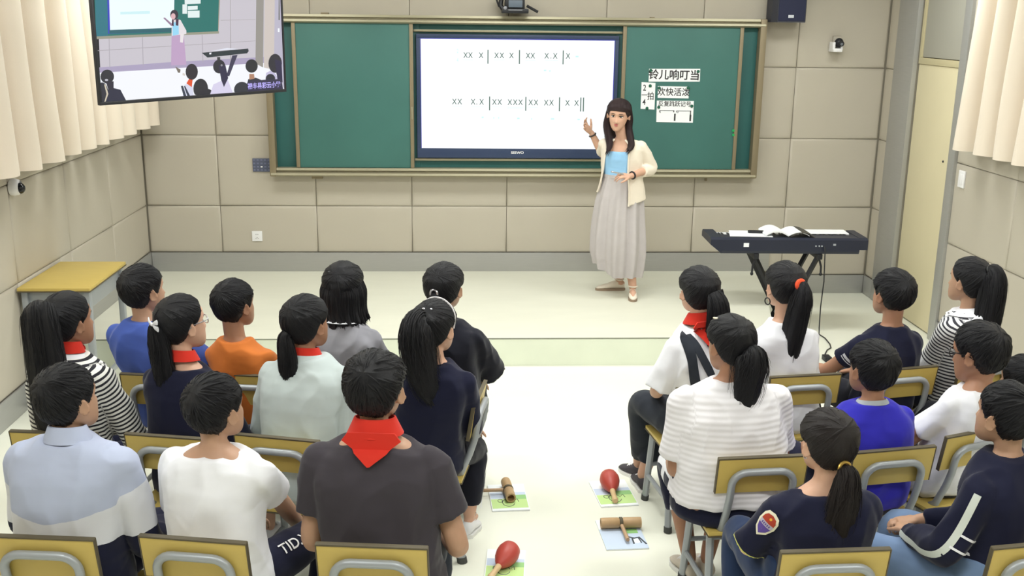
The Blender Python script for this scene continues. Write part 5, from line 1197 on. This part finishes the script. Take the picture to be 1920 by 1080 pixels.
PUPILS = [
 # ---- front row, left block
 dict(label='boy in a blue t-shirt near the yellow-topped desk, seen from behind', chair='blue', crown=(266,494,-4.0), W=.40, tk=.88, seed=11, body=-18, hs=1.02, top=tee('t_shirt', c_blue, off=.012, sr=.062), legs=pants(c_navy), hair=dict(kind='boy'), armL=dict(e=(-.235,.03,.66)), armR=dict(e=(.235,.05,.66))),
 dict(label='boy in an orange t-shirt seated in the front row', chair='orange', crown=(438,522,-4.05), W=.345, tk=.96, seed=12, body=-12, top=tee('t_shirt', c_orange), legs=pants(c_brown if False else K('brown',(120,78,50))), hair=dict(kind='boy', top=1.1), skin=m_skin3),
 dict(label='girl with straight shoulder-length hair and grey top with white collar', chair='grey', crown=(643,488,-4.05), W=.365, seed=13, body=-8, yaw=-14, top=lng('top', c_grey), legs=pants(c_navy), hair=dict(kind='bob'), extras=[collar_ring('collar', c_white, .30, .062, .092, .018), clip(m_dk, (-.03,-.075,.085), (.02,.008,.012), .5)]),
 dict(label='girl in a loose black t-shirt with silver hair tie, at the aisle in front', chair='bun', crown=(833,490,-4.05), shift=.05, legR=dict(k=(.05,.40,.47), a=(.02,.36,.085), t=(.02,.5,0)), legL=dict(k=(-.12,.40,.47)), W=.37, seed=14, body=-8, yaw=-24, top=dict(name='t_shirt', mats=[c_black], sleeve='elbow', sr=.064, off=.018, flare=1.15), legs=pants(c_black),
      hair=dict(kind='pull', tail=dict(pts=[(0,-.105,.005)], drop=[(0,-.03,-.05),(0,.0,-.10),(0,.01,-.08)], rad=[.018,.026,.028,.02])), extras=[tie(m_silver,(0,-.112,.01),(0,-1,.2),.017,.006)], armR=dict(e=(.17,.10,.66), h=(.10,.28,.54)), armL=dict(e=(-.19,.08,.66))),
 # ---- front row, right block
 dict(label='pupil in white shirt with dark suspenders, red scarf and navy trousers at the aisle', chair='susp', crown=(1312,497,-4.12), W=.35, seed=15, body=22, yaw=14, fwd=-.02, top=dict(name='shirt', mats=[c_white], sleeve='elbow', sr=.06), legs=dict(name='trousers', mats=[c_dkgrey], to=.93, hem=.046), shoe=dark_shoes, skin=m_skin2,
      legL=dict(kp=(1203,757,-3.93), ap=(1198,868,-3.74), tp=(1165,880,0)), legR=dict(k=(.10,.40,.47), a=(-.06,.34,.085), t=(-.02,.47,0)), armL=dict(e=(-.19,.05,.66), h=(-.05,.27,.54)),
      hair=dict(kind='pull', tail=dict(pts=[(.02,-.108,.03)], drop=[(.01,-.03,-.06),(.015,.01,-.16),(.01,.0,-.16),(.0,0,-.06)], rad=[.03,.05,.055,.045,.03], flat=.6), extra=[dict(pts=[(.06,-.06,.02),(.08,-.07,-.07),(.075,-.08,-.16)], rad=[.03,.035,.02])]),
      extras=[scarf(.40, R1=.078, h=.05), strap(c_dkgrey, 'suspender', [[(-.115,.29),(-.115,.36),(-.09,.55),(-.075,.70)],[(-.10,.30),(-.06,.40),(.01,.55),(.06,.70)]])]),
 dict(label='girl in a white long-sleeved top with high ponytail and orange-red hair tie', chair='pony', crown=(1474,488,-4.05), W=.37, tk=.97, seed=16, body=12, yaw=14, top=lng('top', c_white, off=.014), legs=pants(c_dkgrey), skin=m_skin2,
      hair=dict(kind='pull', tail=dict(pts=[(.012,-.10,.045),(.015,-.125,.035)], drop=[(-.005,-.01,-.06),(-.015,.01,-.14),(-.01,.01,-.13)], rad=[.018,.03,.05,.052,.04], flat=.6, tip=.06)), extras=[tie(m_orange_tie,(.012,-.115,.045),(0.1,-1,.2),.019,.011, name='scrunchie', label='orange red scrunchie'), earring(m_dk,-1,.016,.003,-.065)]),
 dict(label='boy in a dark t-shirt sitting in front of the door', chair='darkboy', crown=(1677,502,-4.0), W=.37, seed=17, body=14, yaw=20, top=tee('t_shirt', c_dknavy, neck=.275), legs=pants(c_black), hair=dict(kind='boy', lift_nape=.05), skin=m_skin3, neck=1.05, thick=.021, armL=dict(e=(-.25,.06,.66), h=(-.24,.24,.60)),
      extras=[across_band(mat('white_print',(206,206,214),.8), 'sleeve_print', 'L', .092, .014), across_band(mat('white_print',(206,206,214),.8), 'sleeve_print', 'L', .112, .005)]),
 dict(label='girl in a striped short-sleeved hooded top by the right wall', chair='stripeR', crown=(1822,480,-3.9), W=.36, tk=.9, seed=18, body=26, yaw=30, top=dict(name='striped_top', mats=[c_stripe2, c_white], sleeve='elbow', sr=.056, region=lambda fc,ia,al,wh,zt,zs: np.where((ia&(al>.205))|((~ia)&(zt-fc[:,2]<.335)&(np.abs(fc[:,0])<.12)),1,0)), legs=pants(c_navy), skin=m_skin,
      hair=dict(kind='pull', tail=dict(pts=[(0,-.085,.085),(0,-.115,.078)], drop=[(-.005,-.015,-.06),(-.01,.0,-.16),(.0,.01,-.12),(0,0,-.04)], rad=[.02,.042,.06,.062,.05,.03], flat=.7, tip=.06)), extras=[tie(m_dk,(0,-.10,.085),(0,-1,.5),.02,.009), hood(c_white, .375, (.09,.034,.075), -.03)]),
 dict(label='dark-haired pupil cut off by the right edge of the photo', chair='edge', crown=(1921,664,-4.42), W=.36, seed=31, top=tee('t_shirt', c_black), legs=pants(c_black), hair=dict(kind='boy')),
 # ---- middle row, left block
 dict(label='girl in striped long-sleeved hooded top with waist-long ponytail by the left wall', chair='stripeL', crown=(124,545,-4.65), W=.40, tk=.88, seed=19, body=-22, yaw=-36, skin=m_skin3, top=dict(name='striped_top', mats=[c_stripe, c_white, c_lgrey], sleeve='long', sr=.064, off=.016, region=lambda fc,ia,al,wh,zt,zs: np.where(ia&(al>.46),2,0)), legs=pants(c_dknavy), armR=dict(e=(.23,.08,.60), h=(.22,.34,.60)),
      hair=dict(kind='pull', line='pull', tail=dict(pts=[(0,-.082,.09),(0,-.115,.092)], drop=[(.015,-.02,-.04),(.02,-.01,-.18),(.0,.0,-.22),(.01,.01,-.14)], rad=[.022,.06,.078,.088,.08,.05], flat=.55, tip=.1)),
      extras=[scarf(0, dz=.275), hood(c_white, .37, (.11,.04,.085), .05), clip(m_silver,(.0,-.09,.105),(.018,.006,.006))]),
 dict(label='girl in a black top with red scarf, white bow and glasses', chair='bow', crown=(338,550,-4.65), W=.365, seed=20, body=-18, yaw=-44, skin=m_skin2, top=lng('top', c_dknavy, neck=.305), legs=pants(c_dknavy), hair=dict(kind='pull', tail=dict(pts=[(0,-.098,.022),(0,-.115,.014)], drop=[(.01,-.006,-.06),(.015,.0,-.13),(.01,.0,-.12)], rad=[.018,.03,.04,.042,.028], flat=.7)),
      extras=[bow(c_white,(.0,-.118,.035)), scarf(0, dz=.285, R1=.072, h=.04), glasses(m_silver)], armR=dict(e=(.20,.06,.62), h=(.13,.33,.57))),
 dict(label='girl in a pale grey-green jacket with red scarf and low ponytail', chair='green', crown=(573,550,-4.65), W=.40, tk=.88, seed=21, body=-14, yaw=-36, skin=m_skin3, top=lng('jacket', c_jacket, off=.02, sr=.066, cuff=.7), legs=pants(c_black),
      hair=dict(kind='pull', tail=dict(pts=[(-.006,-.10,-.01),(-.01,-.115,-.03)], drop=[(.01,-.01,-.07),(.01,.0,-.12),(.035,.0,-.12),(.04,.0,-.06)], rad=[.02,.030,.038,.038,.028,.014], flat=.7)), extras=[scarf(0, dz=.28, h=.03), collar_ring('jacket_collar', c_jacket, .315, .064, .088, .035)]),
 dict(label='girl in black sweatshirt with white headband and thick high ponytail', chair='band', crown=(815,560,-4.55), shift=-.09, W=.36, tk=.90, seed=22, body=-12, yaw=-32, skin=m_skin2, pitch=0, top=lng('sweatshirt', c_dknavy, off=.016, sr=.062), legs=pants(c_black, to=.92), 
      legR=dict(kp=(888,846,-4.24), ap=(880,962,-4.32), tp=(892,985,0)), legL=dict(k=(-.10,.38,.46)),
      hair=dict(kind='pull', tail=dict(pts=[(-.0,-.085,.06),(-.005,-.118,.055)], drop=[(.0,-.015,-.05),(.015,.0,-.12),(.03,.01,-.11),(.02,.01,-.05)], rad=[.026,.065,.086,.084,.065,.035], flat=.7, spread=1.9)), armR=dict(e=(.18,.02,.62), h=(.155,.22,.52)),
      extras=[headband(mat('white_headband',(228,224,226),.4), .0055), clip(m_silver,(-.005,-.075,.10),(.008,.006,.006)), clip(m_silver,(.025,-.065,.10),(.008,.006,.006)), across_band(c_white,'cuff_stripe','R',.40,.012,dirv=(1,-1,0)), across_band(c_white,'cuff_stripe','R',.425,.012,dirv=(1,-1,0)), side_stripe(c_white,'trouser_stripe','R',t0=.5,t1=.93,w=.012,dirv=(1,-.2,0))]),
 # ---- middle row, right block
 dict(label='girl in a ribbed white t-shirt with a bushy low ponytail, at the aisle', chair='big', crown=(1372,588,-4.88), W=.48, tk=.88, g=1.22, ar=1.22, seed=23, body=5, yaw=24, pitch=-4, skin=m_skin3, slouch=.035, shift=-.05, top=dict(name='ribbed_t_shirt', mats=[c_rib], sleeve='elbow', frac=.82, hem=.055, sr=.060, off=.014), legs=dict(name='shorts', waist=1.0, mats=[c_dknavy, c_white], to=.52, region=lambda fc, legs: np.where((fc[:,1]>.20)&(fc[:,1]<.245)&(fc[:,0]<-.02),1,0)), shoe=(mat('beige_shoe',(196,186,172),.6), m_sole),
      armL=dict(e=(-.22,.0,.61), h=(-.16,.26,.54)), legL=dict(k=(-.135,.34,.46), a=(-.08,.20,.09), t=(-.10,.34,0)), legR=dict(k=(.12,.38,.46), a=(.0,.20,.09), t=(.0,.34,0)),
      hair=dict(kind='pull', wild=1.2, tail=dict(pts=[(.01,-.10,.0),(.012,-.118,-.015)], drop=[(-.005,-.01,-.05),(-.01,.0,-.10),(-.01,.0,-.09)], rad=[.022,.05,.062,.052,.025], flat=.8, spread=2.2, tip=.14)), extras=[clip(m_pink,(-.045,.02,.105),(.006,.03,.006),0), side_stripe(c_white,'shorts_stripe','L',t0=.02,t1=.46,w=.03,dirv=(-1,0,.35))]),
 dict(label='boy in a royal blue t-shirt with pale collar', chair='royal', crown=(1640,635,-4.9), W=.425, seed=24, body=14, yaw=18, skin=m_skin3, tk=.86, top=tee('t_shirt', c_royal, neck=.275, off=.014), legs=pants(c_dknavy), hair=dict(kind='boy', wild=1.5), extras=[collar_ring('pale_collar', c_lgrey, .295, .056, .066, .014)]),
 dict(label='boy in a white t-shirt wearing black-framed glasses by the right wall', chair='specs', crown=(1842,602,-4.76), W=.365, tk=.84, seed=25, body=26, yaw=34, pitch=-8, skin=m_skin3, hs=1.08, thick=.02, top=tee('t_shirt', c_white, neck=.30, off=.014), legs=pants(c_dkgrey), hair=dict(kind='boy', side=1.1), extras=[glasses(m_dk)]),
 # ---- nearest row
 dict(label='pupil in a pale blue-grey and navy sports jacket at the left, nearest row', chair='track', crown=(122,680,-5.48), W=.435, seed=26, body=-10, yaw=-32, tk=.84, top=dict(name='sports_jacket', mats=[fielded('sports_jacket',[(176,184,208),(212,214,222),(27,29,50)],[0,1])], sleeve='long', sr=.068, off=.018, field=fld_jacket, cuff=.7), legs=pants(c_dknavy), hair=dict(kind='boy', lift_nape=.0), extras=[collar_ring('jacket_collar', c_trackb, .30, .058, .078, .05)], armR=dict(e=(.24,.05,.60), h=(.17,.28,.53))),
 dict(label='boy in a plain white t-shirt, nearest row left of the pupil with the scarf', chair='white', crown=(402,698,-5.48), W=.41, tk=.84, seed=27, body=-18, yaw=-34, vox=.005, shift=.0, top=tee('t_shirt', c_white, neck=.298, off=.014, sr=.066), legs=pants(c_dknavy), hair=dict(kind='boy', lift_nape=.03, wild=1.2), neck=1.05, armR=dict(ep=(522,935,-5.32), hp=(566,990,-5.10), pn=(0,0,-1)), legR=dict(k=(.19,.40,.465), a=(.20,.36,.085)), legL=dict(k=(-.16,.38,.465)), extras=[leg_text('TID.YWM', m_white, 'R', .055, .10, dirv=(.55,-.25,.8), side=.0)]),
 dict(label='pupil in a charcoal t-shirt with a red scarf, nearest row at the aisle', chair='dark', crown=(703,655,-5.48), W=.475, seed=28, body=-6, yaw=-16, hs=1.10, g=1.05, ar=1.12, top=tee('t_shirt', c_char, neck=.30, off=.016, sr=.062), legs=pants(c_dkgrey), hair=dict(kind='boy', wild=1.4, top=1.15), extras=[scarf(.35, dz=.285, R1=.085, R0=.062, h=.055)], armR=dict(e=(.245,.02,.62), h=(.17,.26,.54)), armL=dict(e=(-.245,.02,.62), h=(-.15,.26,.54))),
 dict(label='girl in a navy top with a shield patch on the sleeve', chair='patch', crown=(1557,765,-5.6), W=.375, seed=29, body=0, yaw=14, pitch=0, skin=m_skin2, hs=.98, tk=.88, top=dict(name='top', mats=[fielded('navy_cuffed',[(27,29,50),(206,206,110),(27,29,50),(60,60,140)],[.19,.206,.226])], sleeve='elbow', sr=.062, neck=.296, off=.014, field=fld_cuff(0,0), fsm=1), legs=pants(K('blue_trousers',(40,54,84))), armL=dict(e=(-.19,.05,.61), h=(-.05,.27,.53)),
      hair=dict(kind='pull', tail=dict(pts=[(.0,-.105,-.04),(.0,-.125,-.06)], drop=[(-.005,-.01,-.07),(-.01,.005,-.10),(-.005,.0,-.15)], rad=[.02,.036,.048,.052,.03], flat=.7, spread=1.6, tip=.1)), hairm=m_hairb, extras=[shield_patch('L'), tie(m_gold,(.0,-.108,-.042),(0,-1,.2),.02,.006), earring(m_silver,-1,.005,.002,-.035)]),
 dict(label='boy in a navy sweatshirt with white sleeve stripe and jeans, bottom right corner', chair='navy', crown=(1893,713,-5.52), W=.43, tk=.87, seed=30, body=36, fwd=.02, yaw=26, vox=.005, top=lng('sweatshirt', c_dknavy, off=.018, sr=.066), legs=pants(c_jeans), hair=dict(kind='boy', lift_nape=.04), neck=1.05, armL=dict(e=(-.205,.06,.635), h=(-.075,.27,.565), d=(.75,.6,-.1), flip=-1, curl=.9), armR=dict(e=(.21,.08,.62), h=(.055,.30,.56), d=(-.75,.6,-.1), curl=.9), legL=dict(k=(-.16,.41,.46)), legR=dict(k=(.12,.42,.46)),
      extras=[side_stripe(mat('stripe_white',(206,212,206),.8),'sleeve_stripe','L',t0=.10,t1=.93,w=.024,mode='arm',dirv=(-1,-.35,.25)), across_band(c_white,'sleeve_band','L',.155,.008,dirv=(.2,-1,.2)), across_band(c_white,'sleeve_band','L',.205,.008,dirv=(.2,-1,.2))]),
]
import os
ONLY = None
for s in PUPILS:
    if ONLY is None or s['chair'] in ONLY: pupil(s)
# ------------------------------------------------------------------ the teacher, standing on the platform
def teacher():
    O = Vector((3.86,-.80,HP)); root = thing('person', 'teacher in cream cardigan, light blue top and long grey skirt gesturing at the display', 'person', O)
    L = lambda x,y,z: Vector((x,y,z))-O
    f = Vector((-.36,-.93,0)).normalized(); r = Vector((-f.y,f.x,0))*1.0; r = Vector((.93,-.36,0)).normalized()   # r points to her left hand
    HC = L(3.803,-.835,1.612); yaw = math.atan2(.30,-.95); HM = Matrix.Translation(HC) @ Matrix.Rotation(yaw,4,'Z') @ Matrix.Rotation(math.radians(-4),4,'Y') @ Matrix.Rotation(math.radians(-8),4,'X') @ Matrix.Scale(.99,4)
    cen = lambda z: L(np.interp(z,[.9,1.15,1.40,1.47],[3.86,3.845,3.85,3.835]), np.interp(z,[.9,1.15,1.40,1.47],[-.80,-.80,-.80,-.815]), z)
    R = [(.86,.15,.11),(.95,.155,.112),(1.05,.142,.10),(1.13,.122,.088),(1.20,.128,.092),(1.28,.142,.100),(1.34,.148,.090),(1.385,.132,.070),(1.415,.10,.058),(1.435,.06,.048),(1.46,.045,.044)]
    def torso(mb, off, z0=0, z1=9):
        mb.rings([[cen(z)+r*(hw+off)*math.copysign(abs(math.cos(a))**.88,math.cos(a))+f*(hd+off)*math.copysign(abs(math.sin(a))**.88,math.sin(a)) for a in np.linspace(0,2*PI,36,endpoint=False)] for z,hw,hd in R if z0 <= z <= z1])
    c0 = cen(1.385); SL = c0+r*.142; SR = c0-r*.142
    EL = L(4.07,-.815,1.21); WL = L(3.885,-.985,1.172); ER = L(3.722,-.60,1.285); WR = aty(1109,249,-.62)-O
    hips = [L(3.86,-.80,.93)+r*.055*s_ for s_ in (-1,1)]; kn = [L(3.82,-.76,.68), L(3.89,-.83,.68)]; an = [L(3.885,-.645,HP+.085), L(3.958,-.87,HP+.085)]
    tR = atz(1119,544,HP)-O; tL = atz(1187,566,HP)-O
    b = MB(); torso(b,-.004); head_part(b, HM)
    b.tube([cen(1.40), cen(1.45), HM @ Vector((0,-.026,-.062)), HM @ Vector((0,-.02,-.02))], [.056,.045,.044,.046], 16)
    for S,E,W in ((SL,EL,WL),(SR,ER,WR)): limb(b, [S,S.lerp(E,.5),E,E.lerp(W,.45),W], [.032,.034,.031,.030,.021], 14, 22)
    hand(b, WL, Vector((-.95,-.28,.12)), Vector((.1,.5,-.85)), .9, side=1, curl=.75, thumb_open=.5)
    hand(b, WR, (aty(1092,231,-.66)-O-WR), Vector((.25,-.75,.55)), .92, side=1, curl=.55, spread=.3, thumb_open=1.0)
    for h_,k_,a_,t_ in zip(hips,kn,an,(tR,tL)):
        limb(b, [h_,h_.lerp(k_,.5),k_,k_.lerp(a_,.4)-f*.02,a_], [.072,.062,.048,.046,.030], 14, 24); d = (t_-a_); d.z = 0; d.normalize(); b.tube([a_-d*.02-Vector((0,0,.03)), a_+d*.05-Vector((0,0,.04)), a_+d*.11-Vector((0,0,.06))], [.026,.028,.018], 10, roundcap=True)
    me = remesh(b, 'body', .0042, 2, .45); finish(me, m_skin2); link('body', me, root)
    # face details
    for sx in (-1,1):
        b = MB(); b.ellipsoid(HM @ Vector((sx*.0305,.0705,.004)), (.0135,.006,.0062), 14, 8, mtx=HM.to_3x3()); e = b.build('eye', m_eyew, root)
        b = MB(); b.ellipsoid(HM @ Vector((sx*.030,.0745,.004)), (.0062,.003,.0060), 12, 8, mtx=HM.to_3x3()); b.build('iris', m_eyeb, e)
        b = MB(); b.tube([HM @ Vector((sx*x,y,z)) for x,y,z in ((.016,.079,.0085),(.026,.0785,.0125),(.036,.074,.0118),(.045,.067,.0075))], .0022, 6); b.build('eyelid', m_hairb, e)
        b = MB(); b.tube([HM @ Vector((sx*x,y,z)) for x,y,z in ((.014,.0865,.024),(.026,.086,.0285),(.038,.080,.0275),(.048,.070,.0215))], [.003,.0034,.003,.0012], 6, flat=.7); b.build('eyebrow', m_hairb, root)
    b = MB(); b.tube([HM @ Vector(p) for p in ((-.022,.079,-.0545),(-.011,.0895,-.0515),(0,.0925,-.0525),(.011,.0895,-.0515),(.022,.079,-.0545))], [.001,.0035,.0042,.0035,.001], 8); b.tube([HM @ Vector(p) for p in ((-.020,.079,-.0565),(-.010,.0885,-.0615),(0,.0910,-.063),(.010,.0885,-.0615),(.020,.079,-.0565))], [.001,.004,.0048,.004,.001], 8); b.build('lips', mat('lips_rose',(176,84,86),.45), root)
    # blue top
    c_bt = cloth('light_blue', (150,196,232)); b = MB(); torso(b,.008,1.10,1.36); me = remesh(b,'top',.007,4); folds(me,.006,seed=3); finish(me,c_bt); link('top', me, root)
    # skirt with soft pleats
    c_sk = cloth('linen_grey', (188,182,182), bump=.35); b = MB(); rg = []
    for z,hw,hd,am in ((1.155,.135,.102,.002),(1.135,.137,.104,.003),(1.05,.158,.125,.008),(.95,.175,.145,.012),(.80,.188,.160,.016),(.66,.196,.168,.019),(.55,.196,.168,.021),(.46,.184,.158,.021),(.40,.172,.148,.020),(.405,.160,.136,.018)):
        row = []
        for a in np.linspace(0,2*PI,120,endpoint=False):
            q = am*(math.sin(9*a+1.2*math.sin(2*a)+z*1.2)+.5*math.sin(17*a+z*2)); lift = (.045*math.cos(a+PI*.93)+.012*math.sin(3*a)) if z < .47 else 0
            row.append(L(np.interp(z,[.4,.8,1.15],[3.845,3.838,3.846]),-.80,z)+Vector((0,0,lift))+r*(hw+q)*math.cos(a)+f*(hd+q)*math.sin(a))
        rg.append(row)
    b.rings(rg); sk = b.build('skirt', c_sk, root, angle=80)
    b = MB(); b.rings([[cen(1.15)+Vector((0,0,dz))+r*.138*math.cos(a)+f*.105*math.sin(a) for a in np.linspace(0,2*PI,36,endpoint=False)] for dz in (-.012,.012)]); b.build('waistband', c_sk, sk)
    # open cardigan: an outer and an inner skin, open at the front
    c_cd = cloth('cream_knit', (232,222,206), bump=.3); rows_o = []; rows_i = []
    for z,hw,hd,g0,g1 in ((1.43,.092,.066,.55,.40),(1.405,.150,.086,.60,.40),(1.36,.168,.104,.70,.42),(1.28,.166,.118,.80,.45),(1.20,.160,.118,.90,.48),(1.12,.168,.124,1.0,.50),(1.05,.182,.136,1.10,.50),(.985,.192,.146,1.20,.46)):
        ro, ri = [], []; n = 40
        for i in range(n+1):
            a = PI/2+g1*-1 if False else None
            t = i/n; a = (PI/2-g1) - t*(2*PI-g0-g1)          # from her left front edge round the back to her right front edge
            w_ = 1+.02*math.sin(9*a+z*14)*(1.4-z)*2; zz = z-(.05*(1-t)**6 if z < 1.0 else 0)+(.035*t**4 if z<1.0 else 0)
            p = cen(z); p.z = zz-O.z; ro.append(p+r*hw*math.cos(a)*w_+f*hd*math.sin(a)*w_); ri.append(p+r*(hw-.013)*math.cos(a)*w_+f*(hd-.013)*math.sin(a)*w_)
        rows_o.append(ro); rows_i.append(ri)
    b = MB(); b.rings([o_+list(reversed(i_)) for o_,i_ in zip(rows_o,rows_i)]); eL = EL.lerp(WL,.42); limb(b, [SL-Vector((0,0,.012)),SL.lerp(EL,.5),EL,eL], [.052,.050,.049,.047], 18, 20, cap=False); limb(b, [SR,SR.lerp(ER,.5),ER.lerp(WR,.12)], [.050,.047,.043], 18, 14, cap=False)
    for S in (SL,SR): b.ellipsoid(S-Vector((0,0,.004)), (.050,.052,.046), 16, 10)
    me = remesh(b, 'cardigan', .0055, 7); folds(me, .006, seed=9); finish(me, c_cd); link('cardigan', me, root)
    b = MB()
    for t_ in (0,-1): b.tube([rw[t_]+f*.002 for rw in rows_o], .0075, 8)
    b.build('cardigan_edge', c_cd, root)
    # shoes
    m_ps = mat('cream_leather',(226,216,200),.4)
    for a_,t_ in zip(an,(tR,tL)):
        s_ = shoe(root,'shoe',a_,(t_.x,t_.y,0),(m_ps, mat('shoe_heel',(150,130,110),.5)), w_=.033, laces=False)
        b = MB(); b.tube([a_+Vector((.034*math.cos(q),.034*math.sin(q),.006)) for q in np.linspace(0,2*PI,18,endpoint=False)], .006, 6, closed_path=True); b.build('ankle_strap', m_ps, s_)
    # hair
    m_hairt = hairmat('brown_hair', (46,32,34)); b = MB(); sv = []
    hair_cap(b, sv, HM, lambda th: np.interp(np.abs(th),[0,.35,.8,1.05,1.3,1.6,2.0,2.6,PI],[.74,.74,.70,.58,.52,.42,.20,.10,.08]), .017, 77, pole_tilt=.25, clumps=340, clen=.07, lift=.003, taper=.10, wild=.5)
    H3 = HM.to_3x3() @ Vector((0,1,0))
    tail(b, sv, [HM @ Vector((.076,-.020,.045)), HM @ Vector((.086,-.022,-.03)), HM @ Vector((.086,-.012,-.10)), cen(1.40)-r*.085+f*.09, cen(1.35)-r*.088+f*.12], [.016,.022,.025,.025,.014], 5, flat=.8, strands=50, tip=.08)
    tail(b, sv, [HM @ Vector((-.076,-.020,.045)), HM @ Vector((-.086,-.022,-.03)), HM @ Vector((-.086,-.010,-.10)), cen(1.40)+r*.080+f*.085, cen(1.36)+r*.07+f*.118], [.016,.021,.024,.026,.016], 6, flat=.8, strands=50, tip=.08)
    tail(b, sv, [HM @ Vector((0,-.085,.03)), HM @ Vector((0,-.105,-.05)), HM @ Vector((0,-.10,-.12)), cen(1.38)-f*.10], [.05,.08,.08,.06], 8, flat=.35, strands=60, tip=.08, up=H3)
    me = b.mesh('hair', [m_hairt], angle=70); put_vec(me,'strand',np.array(sv[:len(me.vertices)])); link('hair', me, root)
    def bangle(name, m, p, q, R_, rr): 
        ax = (q-p).normalized(); M3 = ax.to_track_quat('Z','Y').to_matrix(); b = MB(); b.tube([p+M3 @ Vector((R_*math.cos(a),R_*math.sin(a),0)) for a in np.linspace(0,2*PI,20,endpoint=False)], rr, 8, closed_path=True); b.build(name, m, root)
    bangle('bracelet', mat('dark_beads',(58,54,52),.4), WR.lerp(ER,.10), WR, .026, .006); bangle('wristwatch', m_black, WL.lerp(EL,.10), WL, .026, .007)
    b = MB(); q = WL+O+Vector((-.105,-.035,.03)); b.box((-.05,-.008,-.006),(.05,.008,.006),0,.004); o = b.build('pointer_remote', m_silver); o.location = q; o.rotation_euler = (0,.2,.15); tag(o,"small silver pointer held in the teacher's hand at her waist",'remote')
teacher()
